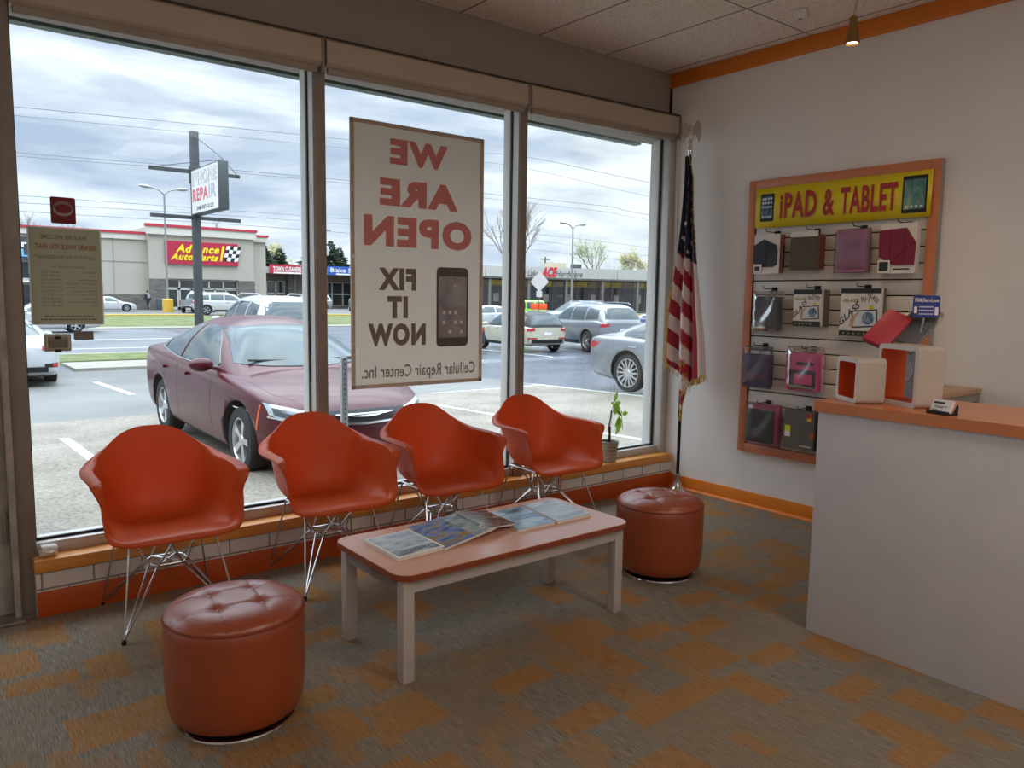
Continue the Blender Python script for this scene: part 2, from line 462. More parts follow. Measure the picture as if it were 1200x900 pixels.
# roller blinds rolled up above each pane
VINYL = mat('blind_vinyl', 'b9ad9d', .5, var=.03)
def roller_blind(a, b, z, tilt, label):
    t = thing('roller_blind', label, 'blind', ((a + b) / 2, .07, z), 0, 'rolled up blinds above the shop windows')
    t.rotation_euler = (0, -tilt, 0)
    w = (b - a) / 2 - .008
    prof = [(-.055, .02), (-.055, .135), (-.04, .15), (.03, .15), (.04, .14), (.04, .02), (.0, -.0), (-.035, -.0)]
    bm = BM(); prism(bm, prof, (-w, 0, 0), (0, 1, 0), (0, 0, 1), (2 * w, 0, 0)); obj('cassette', bm, VINYL, t, ang=30)
    bm = BM(); box(bm, -w + .01, w - .03, -.045, -.015, -.036, .002, 0, .006); obj('bottom_bar', bm, mat('blind_bar', '9d9285', .5), t)
    bm = BM(); tube(bm, [(-w - .006, -.05, .152), (w + .006, -.05, .152)], .006, 8); obj('rail', bm, mat('blind_rail', '4b423b', .5, .3), t)
    bm = BM(); box(bm, w - .012, w + .006, -.06, .03, -.03, .14, 0, .003); obj('end_bracket', bm, ALU_DK, t)
    return t
roller_blind(-4.44, -2.985, 2.735, .008, 'rolled up grey blind over the leftmost window pane beside the entrance door')
roller_blind(-2.98, -1.53, 2.748, .010, 'rolled up grey blind over the middle window pane with the open banner')
b3 = roller_blind(-1.525, -.008, 2.77, .016, 'rolled up grey blind over the right window pane beside the flag')
bm = BM()
tube(bm, [(.742, -.045, -.02), (.744, -.046, -1.2), (.745, -.046, -2.05)], .0022, 5); tube(bm, [(.735, -.045, -.02), (.735, -.05, -1.2), (.745, -.046, -2.05)], .0022, 5)
obj('pull_chain', bm, WHITE, b3)
bm = BM(); box(bm, .735, .755, -.055, -.03, -1.5, -1.42, 0, .003); obj('chain_holder', bm, ALU_DK, b3)

# small ceiling things
t = thing('smoke_detector', 'small flat grey box mounted on a ceiling tile near the orange crown trim', 'detector', (-.44, -1.24, HC), .5)
bm = BM(); box(bm, -.075, .075, -.04, .04, -.028, 0, 0, .008); obj('case', bm, WHITE, t)
bm = BM(); lathe(bm, [(.012, -.034), (.014, -.027)], 12, (.03, 0, 0)); obj('sensor', bm, ALU_DK, t)

t = thing('pendant_spotlight', 'small warm spotlight hanging on a thin cord from the ceiling above the tablet display', 'lamp', (-.861, -1.82, 2.875))
bm = BM(); lathe(bm, [(.014, .125), (.02, .118), (.022, .06), (.03, .05), (.036, .0), (.038, -.012), (.034, -.014), (.03, 0)], 24, cap1=False); obj('lamp_housing', bm, mat('brass_housing', '9c7a4c', .3, .9), t)
bm = BM(); lathe(bm, [(.0005, -.004), (.029, -.004)], 20, cap0=False, cap1=False); obj('bulb', bm, mat('bulb_glow', 'fff0d0', .4, emit='ffe9bf', estr=14), t)
bm = BM(); tube(bm, [(0, 0, .12), (.03, 0, .25), (.066, 0, HC - 2.875)], .007, 8); obj('cord', bm, mat('cord_grey', 'b3aca2', .5), t)
# ------------------------------------------------------------------ armchairs
SHELL = lucent_mat('chair_plastic', 'd8622e', .30, .42, 'ff6a20')
WIRE = mat('chair_wire', 'c4c4c4', .22, 1.0, var=.02)
def make_chair(label):
    t = thing('shell_armchair', label, 'chair', group='orange shell armchairs along the window')
    # rim of the bucket by azimuth (0 = front, 180 = back), right half
    rim = [(0, .0, -.275, .425), (18, .13, -.277, .424), (34, .235, -.268, .434), (46, .28, -.247, .462), (56, .292, -.226, .53),
           (65, .294, -.206, .615), (72, .291, -.185, .668), (80, .289, -.135, .686), (92, .291, -.03, .69), (106, .287, .065, .69), (120, .272, .14, .698),
           (134, .248, .2, .722), (148, .188, .244, .777), (160, .125, .270, .824), (170, .06, .282, .845), (180, 0, .285, .848)]
    wall = [(0, 0, -.262, .432), (18, .125, -.263, .431), (34, .22, -.254, .434), (46, .257, -.228, .454), (56, .27, -.2, .50),
            (65, .277, -.172, .558), (72, .28, -.148, .60), (80, .283, -.095, .618), (92, .283, -.01, .622), (106, .272, .08, .63), (120, .248, .148, .64),
            (134, .212, .2, .66), (148, .16, .237, .70), (160, .1, .256, .735), (170, .052, .265, .745), (180, 0, .268, .748)]
    low = [(0, 0, -.22, .436), (18, .12, -.22, .434), (34, .202, -.21, .432), (46, .236, -.185, .436), (56, .247, -.158, .45),
           (65, .252, -.13, .468), (72, .254, -.105, .482), (80, .256, -.065, .49), (92, .256, 0, .497), (106, .244, .07, .502), (120, .21, .13, .51),
           (134, .178, .175, .525), (148, .135, .208, .545), (160, .09, .226, .558), (170, .047, .234, .563), (180, 0, .237, .565)]
    floor = [(0, 0, -.15, .43), (18, .07, -.15, .428), (34, .12, -.14, .425), (46, .148, -.12, .423), (56, .162, -.095, .423),
             (65, .17, -.072, .424), (72, .175, -.05, .425), (80, .178, -.022, .426), (92, .178, .02, .428), (106, .17, .07, .43), (120, .155, .11, .432),
             (134, .13, .142, .436), (148, .098, .165, .44), (160, .065, .178, .443), (170, .034, .184, .444), (180, 0, .186, .445)]
    def ring(K):
        R = [Vector(k[1:]) for k in K]
        full = R + [Vector((-p.x, p.y, p.z)) for p in R[-2:0:-1]]
        return cr(full, 3, True)
    def scaled(K, s, z):
        R = ring(K); c = Vector((0, 0, 0))
        return [Vector((p.x * s, p.y * s + .005, z + (p.z - .43) * s * .3)) for p in R]
    rings = [scaled(floor, .03, .414), scaled(floor, .5, .416), ring(floor), ring(low), ring(wall), ring(rim)]
    n = len(rings[0])
    cols = [cr([r[j] for r in rings], 4) for j in range(n)]
    rows = [[cols[j][i] for j in range(n)] for i in range(len(cols[0]))]
    # rounded lip: the rim rolls outward a little
    lip = []
    for j, p in enumerate(rows[-1]):
        d = Vector((p.x, p.y + .0, 0)); d.normalize()
        flare = .006 + .048 * max(0, min(1, (p.z - .6) / .08)) * max(0, min(1, (abs(p.x) - .2) / .08))
        lip.append(p + d * flare + Vector((0, 0, -.003 - .014 * max(0, min(1, (.52 - p.z) / .08)))))
    rows.append(lip)
    bm = BM(); V, F = grid(bm, rows, cu=True)
    bm.faces.new(V[0])
    bmesh.ops.recalc_face_normals(bm, faces=bm.faces)
    o = obj('seat_shell', bm, SHELL, t, ang=80)
    s = o.modifiers.new('s', 'SOLIDIFY'); s.thickness = .006; s.offset = 0
    dg = bpy.context.evaluated_depsgraph_get()
    me = bpy.data.meshes.new_from_object(o.evaluated_get(dg)); o.modifiers.clear(); old = o.data; o.data = me; bpy.data.meshes.remove(old)
    for p in me.polygons: p.use_smooth = True
    # wire base
    zt = .408
    bm = BM()
    tube(bm, [(-.185, -.14, zt), (.185, -.14, zt)], .008, 8); tube(bm, [(-.185, .14, zt), (.185, .14, zt)], .008, 8)
    tube(bm, [(-.185, -.14, zt), (-.185, .14, zt)], .005, 8); tube(bm, [(.185, -.14, zt), (.185, .14, zt)], .005, 8)
    obj('mounting_frame', bm, WIRE, t)
    R = .0052
    for sx in (-1, 1):
        for sy in (-1, 1):
            ft = Vector((.245 * sx, .235 if sy > 0 else -.295, .012))
            bm = BM()
            tube(bm, [ft, (.18 * sx, .14 * sy, zt)], R, 8)
            wa = Vector((.055 * sx, .075 * sy, .245)); wb = Vector((.085 * sx, .035 * sy, .25))
            tube(bm, [ft, ft.lerp(wa, .96), wa, (-.03 * sx, .135 * sy, zt)], R, 8)
            tube(bm, [ft, ft.lerp(wb, .96), wb, (.175 * sx, -.06 * sy, zt)], R, 8)
            leg = obj('leg', bm, WIRE, t)
            bm = BM(); lathe(bm, [(.009, 0), (.011, .004), (.010, .016), (.004, .022)], 12, (ft.x, ft.y, 0)); obj('foot_cap', bm, BLACK, leg)
    bm = BM()
    q = [(.055, .075), (.085, .035), (.085, -.035), (.055, -.075), (-.055, -.075), (-.085, -.035), (-.085, .035), (-.055, .075)]
    tube(bm, [(x, y, .248) for x, y in q], .0042, 8, closed=True)
    tube(bm, [(.055, .075, .248), (-.055, -.075, .248)], .004, 8); tube(bm, [(-.055, .075, .252), (.055, -.075, .252)], .004, 8)
    obj('cross_strut', bm, WIRE, t)
    return t
ch = make_chair('orange shell armchair nearest the entrance door, behind the front round ottoman')
spots = [(-3.945, -.25, -2, None),
         (-3.12, -.25, -3, 'orange shell armchair in front of the red sedan headlight, second from the entrance door'),
         (-2.405, -.26, -3, 'orange shell armchair under the big open banner, third from the entrance door'),
         (-1.575, -.25, -2, 'orange shell armchair beside the potted plant, farthest from the entrance door')]
for i, (x, y, a, lb) in enumerate(spots):
    c = ch if i == 0 else copy_tree(ch)
    c.location = (x, y, 0); c.rotation_euler = (0, 0, radians(a))
    if lb: c['label'] = lb

# ------------------------------------------------------------------ ottomans
LEATHER = mat('orange_leather', '96401a', .33, var=.07, vs=14, bump=.10, bs=260, spec=1.0)
SEAM = mat('seam_thread', '7c2a10', .6)
def make_ottoman(label):
    t = thing('tufted_ottoman', label, 'ottoman', group='round orange tufted ottomans')
    r, z1 = .2385, .43
    bm = BM()
    lathe(bm, [(.17, .03), (.209, .034), (.223, .05), (.233, .09), (r, .17), (r, .355), (.2365, .378), (.232, .39)], 64, cap1=False)
    obj('drum', bm, LEATHER, t, ang=70)
    bt = [(.075 * sx, .075 * sy) for sx in (-1, 1) for sy in (-1, 1)]
    def h(x, y):
        d = math.hypot(x, y) / r
        z = .392 + .052 * (max(0, 1 - d ** 3.6)) ** .6
        for bx, by in bt: z -= .013 * math.exp(-((x - bx) ** 2 + (y - by) ** 2) / .0009)
        for bx in (-.075, .075):
            z -= .0035 * math.exp(-((x - bx) / .006) ** 2); z -= .0035 * math.exp(-((y - bx) / .006) ** 2)
        return z
    bm = BM(); rows = [[Vector((.0005 * cos(2 * pi * j / 96), .0005 * sin(2 * pi * j / 96), h(0, 0))) for j in range(96)]]
    for i in range(1, 45):
        q = r * (i / 44)
        rows.append([Vector((q * cos(2 * pi * j / 96), q * sin(2 * pi * j / 96), h(q * cos(2 * pi * j / 96), q * sin(2 * pi * j / 96)))) for j in range(96)])
    rows.append([Vector((p.x * .975, p.y * .975, .384)) for p in rows[-1]])
    V, F = grid(bm, rows, cu=True); bm.faces.new(V[0])
    top = obj('tufted_cushion', bm, LEATHER, t, ang=80)
    bm = BM()
    for b in (-.075, .075):
        m = math.sqrt(r * r - b * b) * .985
        for ax in (0, 1):
            pts = []
            for i in range(41):
                s = -m + 2 * m * i / 40
                x, y = (s, b) if ax == 0 else (b, s)
                pts.append((x, y, h(x, y) + .0004))
            tube(bm, pts, .0011, 5)
    pts = [(r * 1.002 * cos(a * pi / 32), r * 1.002 * sin(a * pi / 32), .39) for a in range(64)]
    tube(bm, pts, .0016, 5, closed=True)
    obj('seam', bm, SEAM, top)
    for bx, by in bt:
        bm = BM(); lathe(bm, [(.0005, .006), (.006, .005), (.009, .001), (.009, -.003)], 16, (bx, by, h(bx, by) + .001)); obj('button', bm, LEATHER, top)
    bm = BM(); lathe(bm, [(.15, .03), (.15, .012), (.19, .010), (.19, .004)], 48); obj('swivel_plate', bm, mat('black_plastic', '101010', .4), t)
    bm = BM(); lathe(bm, [(.186, .0), (.2, .0), (.204, .004), (.202, .010), (.19, .012)], 64, cap0=False, cap1=False); obj('base_ring', bm, CHROME, t)
    return t
ot = make_ottoman('orange tufted ottoman at the front left, before the first chair')
ot.location = (-4.005, -1.375, 0); ot.rotation_euler = (0, 0, radians(-6))
o2 = copy_tree(ot); o2.location = (-1.63, -1.285, 0); o2.rotation_euler = (0, 0, radians(-24))
o2['label'] = 'orange tufted ottoman at the far end of the coffee table, before the flag stand'

# ------------------------------------------------------------------ coffee table
t = thing('coffee_table', 'low coffee table with peach laminate top and grey white frame, in front of the chairs', 'table', (-2.815, -1.288, 0))
TABLE_W = mat('table_frame_paint', 'b9b0ab', .45, var=.06, vs=10)
L_, W_ = .636, .293
bm = BM(); prism(bm, rrect(2 * L_, 2 * W_, .07, 8), (0, 0, .421), (1, 0, 0), (0, 1, 0), (0, 0, .024)); obj('tabletop', bm, LAM, t)
bm = BM(); P = rrect(2 * L_ + .003, 2 * W_ + .003, .0715, 8)
prism(bm, P, (0, 0, .4185), (1, 0, 0), (0, 1, 0), (0, 0, .0235)); obj('edge_band', bm, mat('edge_band_brown', '8d4629', .4), t)
bm = BM(); a, b = .605, .262
box(bm, -a, a, -b, -b + .02, .36, .4185); box(bm, -a, a, b - .02, b, .36, .4185); box(bm, -a, -a + .02, -b, b, .36, .4185); box(bm, a - .02, a, -b, b, .36, .4185)
obj('apron', bm, TABLE_W, t)
for sx in (-1, 1):
    for sy in (-1, 1):
        bm = BM(); x, y = sx * .583, sy * .24; box(bm, x - .025, x + .025, y - .025, y + .025, .0, .4185, 0, .002); obj('leg', bm, TABLE_W, t)

# ------------------------------------------------------------------ magazines
def cover_mat(name, stops, scale, dist=1.2, seed=0.0):
    m, N, L = new_mat(name); b = N['Principled BSDF']; b.inputs['Roughness'].default_value = .16
    tc = N.new('ShaderNodeTexCoord'); mp = N.new('ShaderNodeMapping'); mp.inputs['Location'].default_value = (seed, seed * 2, 0); mp.inputs['Scale'].default_value = (1, 2.2, 1)
    L.new(tc.outputs['Object'], mp.inputs['Vector'])
    nz = N.new('ShaderNodeTexNoise'); nz.inputs['Scale'].default_value = scale; nz.inputs['Detail'].default_value = 5; nz.inputs['Distortion'].default_value = dist
    L.new(mp.outputs[0], nz.inputs['Vector'])
    r = N.new('ShaderNodeValToRGB')
    while len(r.color_ramp.elements) < len(stops): r.color_ramp.elements.new(.5)
    for e, (p, h) in zip(r.color_ramp.elements, stops): e.position = p; e.color = lin(h)
    L.new(nz.outputs['Fac'], r.inputs['Fac']); L.new(r.outputs['Color'], b.inputs['Base Color'])
    MATS[name] = m
    return m
PAPER = mat('paper_pages', 'e6e3dc', .6)
INK = mat('dark_ink', '23262c', .5)
TT = .445
def magazine(label, quad, z, thick, cov, items=(), lift=(0, 0, 0, 0), border=True, ink=INK):
    """quad: corners back-left, front-left, front-right, back-right on the table plan."""
    q = [Vector((x, y, 0)) for x, y in quad]
    c = sum(q, Vector()) / 4
    t = thing('magazine', label, 'magazine', (c.x, c.y, z), 0, 'magazines fanned on the coffee table')
    p = [v - c for v in q]
    def P(u, v, h):
        a = p[1].lerp(p[2], u); b = p[0].lerp(p[3], u); s = a.lerp(b, v)
        l = (lift[1] * (1 - u) + lift[2] * u) * (1 - v) + (lift[0] * (1 - u) + lift[3] * u) * v
        return Vector((s.x, s.y, h + l))
    def slab(h0, h1, ins=0):
        bm = BM(); n = 8
        top = [[P(ins + (1 - 2 * ins) * i / n, ins + (1 - 2 * ins) * j / n, h1) for i in range(n + 1)] for j in range(n + 1)]
        bot = [[v - Vector((0, 0, h1 - h0)) for v in r] for r in top]
        grid(bm, top); grid(bm, [r[::-1] for r in bot])
        for e in ([(top[0], bot[0]), (top[-1], bot[-1]), ([r[0] for r in top], [r[0] for r in bot]), ([r[-1] for r in top], [r[-1] for r in bot])]): grid(bm, [e[0], e[1]])
        return bm
    obj('pages', slab(0, thick - .001, .004), PAPER, t)
    cv = obj('cover', slab(thick - .001, thick), cov if not border else PAPER, t)
    if border:
        bm = BM(); n = 8
        grid(bm, [[P(.05 + .9 * i / n, .05 + .9 * j / n, thick + .0006) for i in range(n + 1)] for j in range(n + 1)]); obj('cover_picture', bm, cov, cv)
    if items:
        bm = BM()
        for body, u0, u1, v0, v1, bold in items:   # readable from the window side
            o = P(u0, v0, thick + .0014); text(bm, body, o, P(u1, v0, thick + .0014) - o, P(u0, v1, thick + .0014) - o, bold)
        obj('title', bm, ink, cv, smooth=False, dbl=False)
    return t
# the table slopes in picture only; titles run upside down, read from the chairs
magazine('leftmost magazine with snowy grey cover and big dark title letters', [(-3.364, -1.117), (-3.367, -1.417), (-3.13, -1.4), (-3.13, -1.1)], TT, .014,
         cover_mat('cover_snow', [(.3, '59646e'), (.45, '9fb0c0'), (.6, 'c9d3da'), (.75, 'dfe3e4')], 7), [('Detroit', .92, .14, .24, .07, .0)])
magazine('second magazine from the left with a blue and gold cover', [(-3.118, -1.075), (-3.14, -1.412), (-2.933, -1.37), (-2.922, -1.052)], TT, .012,
         cover_mat('cover_blue', [(.3, '1d2a2c'), (.42, '2a53a8'), (.52, '6c86b4'), (.62, '8a7440'), (.75, '3d4238')], 6, 2, 3), [('ALL', .95, .66, .24, .1, .0)], lift=(.004, 0, .012, .014), border=False, ink=mat('gold_ink', 'd8a63a', .5))
magazine('third magazine from the left with a grey harbour cover, half covered', [(-2.945, -1.075), (-2.955, -1.385), (-2.822, -1.35), (-2.80, -1.045)], TT + .016, .012,
         cover_mat('cover_harbour', [(.3, '28323a'), (.45, '6e8794'), (.6, 'a2aca6'), (.75, '4b5b5f')], 7, 1.5, 7), [('DO', .9, .5, .24, .1, .015)], lift=(0, 0, .006, .006), border=False, ink=PAPER)
magazine('fourth magazine from the left with a dark brown rocky cover', [(-2.85, -1.06), (-2.868, -1.36), (-2.695, -1.332), (-2.68, -1.08)], TT + .032, .008,
         cover_mat('cover_rock', [(.3, '201d1a'), (.45, '4d463c'), (.6, '7d766a'), (.75, 'c8c3b8')], 9, 2, 11), lift=(.004, 0, -.018, -.016), border=False)
magazine('fifth magazine from the left with an icy light blue cover', [(-2.672, -1.095), (-2.728, -1.395), (-2.51, -1.398), (-2.462, -1.09)], TT, .014,
         cover_mat('cover_ice', [(.28, '34414a'), (.42, '6f9cc0'), (.58, 'a8c6d8'), (.75, 'd5e2e6')], 5, 1.5, 17), border=False)
magazine('rightmost magazine with a pale misty cover, nearest the far ottoman', [(-2.448, -1.078), (-2.495, -1.4), (-2.275, -1.396), (-2.236, -1.088)], TT, .015,
         cover_mat('cover_mist', [(.3, '79909a'), (.5, 'a9bcc4'), (.7, 'd6dfe0')], 6, 1, 23), border=False)
# ------------------------------------------------------------------ slatwall board on the right wall
SLAT = mat('slatwall_white', 'd6d0c8', .4, var=.03)
DARK = mat('groove_dark', '1d1a18', .8)
t = thing('slatwall_display', 'white slatwall board in a peach frame hung on the right wall', 'display board', (0, -1.315, 0))
ya, yb, za, zb, xf = .655, -.655, .41, 2.358, -.045
bm = BM()
box(bm, xf, 0, ya - .062, ya, za, zb, 0, .002); box(bm, xf, 0, yb, yb + .062, za, zb, 0, .002)
box(bm, xf, 0, yb + .062, ya - .062, zb - .062, zb, 0, .002); box(bm, xf, 0, yb + .062, ya - .062, za, za + .062, 0, .002)
obj('frame', bm, mat('peach_frame', 'c97c56', .4, var=.05, vs=10), t)
bm = BM(); box(bm, xf - .001, -.002, yb - .002, yb, za, zb); obj('side_panel', bm, mat('grey_edge', '9b948e', .5), t, smooth=False)
bm = BM(); box(bm, -.012, -.002, yb + .062, ya - .062, za + .062, zb - .062); obj('groove_back', bm, DARK, t, smooth=False)
z = za + .062
zs = []
while z < 2.296:
    z1 = min(z + .0985, 2.296)
    bm = BM(); box(bm, -.032, -.012, yb + .062, ya - .062, z + .003, z1 - .005, 0, .002); obj('slat', bm, SLAT, t)
    z = z1
# yellow header sign lying over the top of the board
YEL = mat('yellow_vinyl', 'e3cf27', .35, var=.05, vs=3)
t = thing('header_sign', 'yellow tablet sign with red lettering across the top of the slatwall board', 'sign', (-.05, -1.33, 2.16))
w, h = .60, .137
bm = BM(); rows = []
for i in range(25):
    y = w - 2 * w * i / 24
    rows.append([Vector((-.004 - .004 * math.sin(i * .9) * (abs(y) / w) ** 3, y, -h)), Vector((-.006 - .003 * math.sin(i * .6), y, 0)), Vector((-.003, y, h))])
grid(bm, rows)
sgn = obj('sign_panel', bm, YEL, t)
sd = sgn.modifiers.new('s', 'SOLIDIFY'); sd.thickness = .003; sd.offset = 1
RED = mat('sign_red', 'a8282a', .4, var=.05)
bm = BM(); X = -.0135
def ylet(s, ya_, yb_, z0, z1, bold): text(bm, s, (X, ya_, z0), (0, yb_ - ya_, 0), (0, 0, z1 - z0), bold)
ylet('iPAD', .405, .13, -.085, .09, .03); ylet('&', .085, .005, -.085, .085, .025); ylet('TABLET', -.035, -.40, -.085, .085, .03)
obj('lettering', bm, RED, t, smooth=False, dbl=False)
def mini_tablet(y, wd, ht, scr, tail):
    bm = BM(); prism(bm, rrect(wd, ht, .008), (-.010, y, 0), (0, -1, 0), (0, 0, 1), (-.003, 0, 0)); p = obj('tablet_picture', bm, BLACK, t)
    bm = BM(); prism(bm, rrect(wd * .86, ht * .8, .002), (-.0132, y, 0), (0, -1, 0), (0, 0, 1), (-.001, 0, 0)); obj('screen_picture', bm, scr, p)
    for r in range(4 if tail else 1):
        for k in range(4):
            yy = y + wd * .3 - wd * .2 * k; zz = ht * (-.33 if r == 0 else .32 - .15 * (r - 1)); bm = BM(); box(bm, -.0146, -.0142, yy - .007, yy + .007, zz - .007, zz + .007)
            obj('app_icon', bm, mat('icon_pale', 'c9d2d6', .5), p, smooth=False)
mini_tablet(.505, .105, .19, cover_mat('screen_blue', [(.3, '1c2a38'), (.5, '3f607a'), (.7, '7d98a8')], 8), True)
mini_tablet(-.502, .145, .22, cover_mat('screen_green', [(.3, '2e5b70'), (.5, '5f8c84'), (.7, '9cb28a')], 5), False)

# ------------------------------------------------------------------ goods hanging on the board
FILM = glass_mat('clear_film', 'fbfafb', .7, .10, .05, 'ffffff', 1.5)
CARD = mat('white_card', 'dcd8d4', .5)
HOOK = mat('hook_black', '141414', .4, .3)
def hook(y, z, label):
    t = thing('display_hook', label, 'hook', (-.032, y, z), 0, 'black hooks in the slatwall grooves')
    bm = BM(); box(bm, -.006, 0, -.022, .022, -.03, .012, 0, .002); obj('hook_plate', bm, HOOK, t)
    bm = BM(); tube(bm, [(-.004, 0, 0), (-.13, 0, .0), (-.142, 0, .008), (-.146, 0, .02)], .003, 8); obj('prong', bm, HOOK, t)
def rbox(bm, x0, x1, y0, y1, z0, z1, r=.006, mi=0):
    prism(bm, rrect(abs(y1 - y0), z1 - z0, r, 4, 0, 0), (x1, (y0 + y1) / 2, (z0 + z1) / 2), (0, 1, 0), (0, 0, 1), (x0 - x1, 0, 0), mi)
def bag(parent, y0, y1, z0, z1, x0, x1, header=.0):
    """Clear bag: two wrinkled films joined round the edge."""
    bm = BM(); n = 14
    for s in (0, 1):
        rows = []
        for i in range(n + 1):
            row = []
            for j in range(n + 1):
                u, v = i / n, j / n
                e = min(1, 6 * min(u, 1 - u, v, 1 - v))
                x = (x0 + x1) / 2 + (x0 - x1) / 2 * (1 if s == 0 else -1) * e ** .5 + .004 * math.sin(9 * u + 5 * v * (1 + s)) * e + .003 * math.sin(23 * u * v + 4 * v)
                row.append(Vector((min(x, -.036), y0 + (y1 - y0) * u, z0 + (z1 - z0) * v)))
            rows.append(row)
        grid(bm, rows)
    return obj('clear_bag', bm, FILM, parent, ang=80)
def good(name, label, cat, yc, zc):
    return thing(name, label, cat, (0, yc, zc), 0, 'tablet goods hung on the slatwall board')
def panel(parent, name, m, x0, x1, y0, y1, z0, z1, r=.006):
    bm = BM(); rbox(bm, x0, x1, y0, y1, z0, z1, r); return obj(name, bm, m, parent)
CASE_DK = mat('case_charcoal', '23262a', .5); OLIVE = mat('case_olive', '4f4632', .55, var=.1); PINK = mat('case_pink', 'a86f93', .5, var=.05)
MAG = mat('case_magenta', '7c1434', .5); PURP = mat('case_purple', '4a3466', .5); HOT = mat('case_hot_pink', 'c5437e', .45); GREY = mat('pack_grey', '5e5a54', .4)
RED_FOLIO = mat('folio_red', 'ad3444', .5); STEEL = mat('case_graphite', '34363a', .45)

# top row
t = good('tablet_case', 'charcoal folding tablet case in a white card sleeve, first on the top row', 'tablet case', -.88, 1.835)
panel(t, 'card_sleeve', CARD, -.125, -.07, -.1, .1, -.135, .135)
bm = BM(); prism(bm, [(.1, -.06), (.1, .06), (.02, .1), (-.075, .06), (-.085, .02), (-.085, -.075), (-.055, -.09), (.05, -.09)], (-.126, 0, 0), (0, 1, 0), (0, 0, 1), (-.006, 0, 0)); cv = obj('case_cover', bm, CASE_DK, t)
bm = BM(); tube(bm, [(-.133, .09, -.05), (-.133, -.08, .05)], .0012, 4); tube(bm, [(-.133, .0, -.085), (-.133, .0, .09)], .0012, 4); obj('fold_line', bm, BLACK, cv)
panel(t, 'picture_label', CARD, -.134, -.131, .03, .092, -.125, -.07); panel(t, 'case_picture', CASE_DK, -.136, -.134, .045, .083, -.115, -.085)
panel(t, 'spine', mat('spine_rose', 'a4605c', .5), -.118, -.075, -.104, -.1, -.13, .13); panel(t, 'spine', mat('spine_green', '3c4433', .5), -.09, -.078, -.108, -.104, -.1, .06)
hook(-.90, 1.985, 'thin black hook holding the charcoal case on the top row')

t = good('tablet_case', 'olive brown tablet case hanging second on the top row', 'tablet case', -1.165, 1.838)
panel(t, 'case_cover', OLIVE, -.13, -.1, -.1, .1, -.118, .118, .004); panel(t, 'case_back', OLIVE, -.098, -.06, -.104, .096, -.112, .115, .004)
panel(t, 'spine', mat('spine_rust', '713e2c', .5), -.128, -.06, -.112, -.102, -.115, .11, .003)
bm = BM(); rbox(bm, -.134, -.131, -.1, .1, .1, .135, .003); obj('hang_tab', bm, CARD, t)
hook(-1.20, 1.985, 'black hook holding the olive case on the top row')

t = good('tablet_case', 'light pink tablet case in a clear bag, third on the top row', 'tablet case', -1.49, 1.835)
panel(t, 'case_cover', PINK, -.125, -.1, -.098, .098, -.132, .13, .005); panel(t, 'case_back', PINK, -.099, -.07, -.1, .096, -.13, .128, .005)
bag(t, -.115, .125, -.14, .14, -.142, -.06)
hook(-1.52, 1.985, 'black hook holding the pink case on the top row')

t = good('tablet_case', 'magenta folding tablet case on a white card, last on the top row', 'tablet case', -1.776, 1.838)
panel(t, 'card_sleeve', CARD, -.115, -.07, -.112, .108, -.15, .15, .004)
bm = BM(); prism(bm, [(.112, .1), (.104, .112), (-.05, .12), (-.11, .03), (-.105, -.1), (.02, -.1), (.06, -.08), (.108, -.05)], (-.116, 0, 0), (0, 1, 0), (0, 0, 1), (-.008, 0, 0)); cv = obj('case_cover', bm, MAG, t)
bm = BM(); tube(bm, [(-.1245, .04, .115), (-.1245, .04, -.085)], .0011, 4); tube(bm, [(-.1245, -.045, .11), (-.1245, -.045, -.1)], .0011, 4); tube(bm, [(-.1245, .04, -.085), (-.1245, -.1, .03)], .0011, 4); obj('fold_line', bm, mat('fold_dark_magenta', '4d0b20', .6), cv)  # fold lines drawn in a darker magenta
panel(t, 'picture_label', CARD, -.126, -.118, .035, .11, -.148, -.07); panel(t, 'case_picture', CASE_DK, -.128, -.126, .045, .1, -.135, -.08)
panel(t, 'print', INK, -.1165, -.115, -.08, .02, -.128, -.120, .001)
hook(-1.80, 1.99, 'black hook holding the magenta case on the top row')

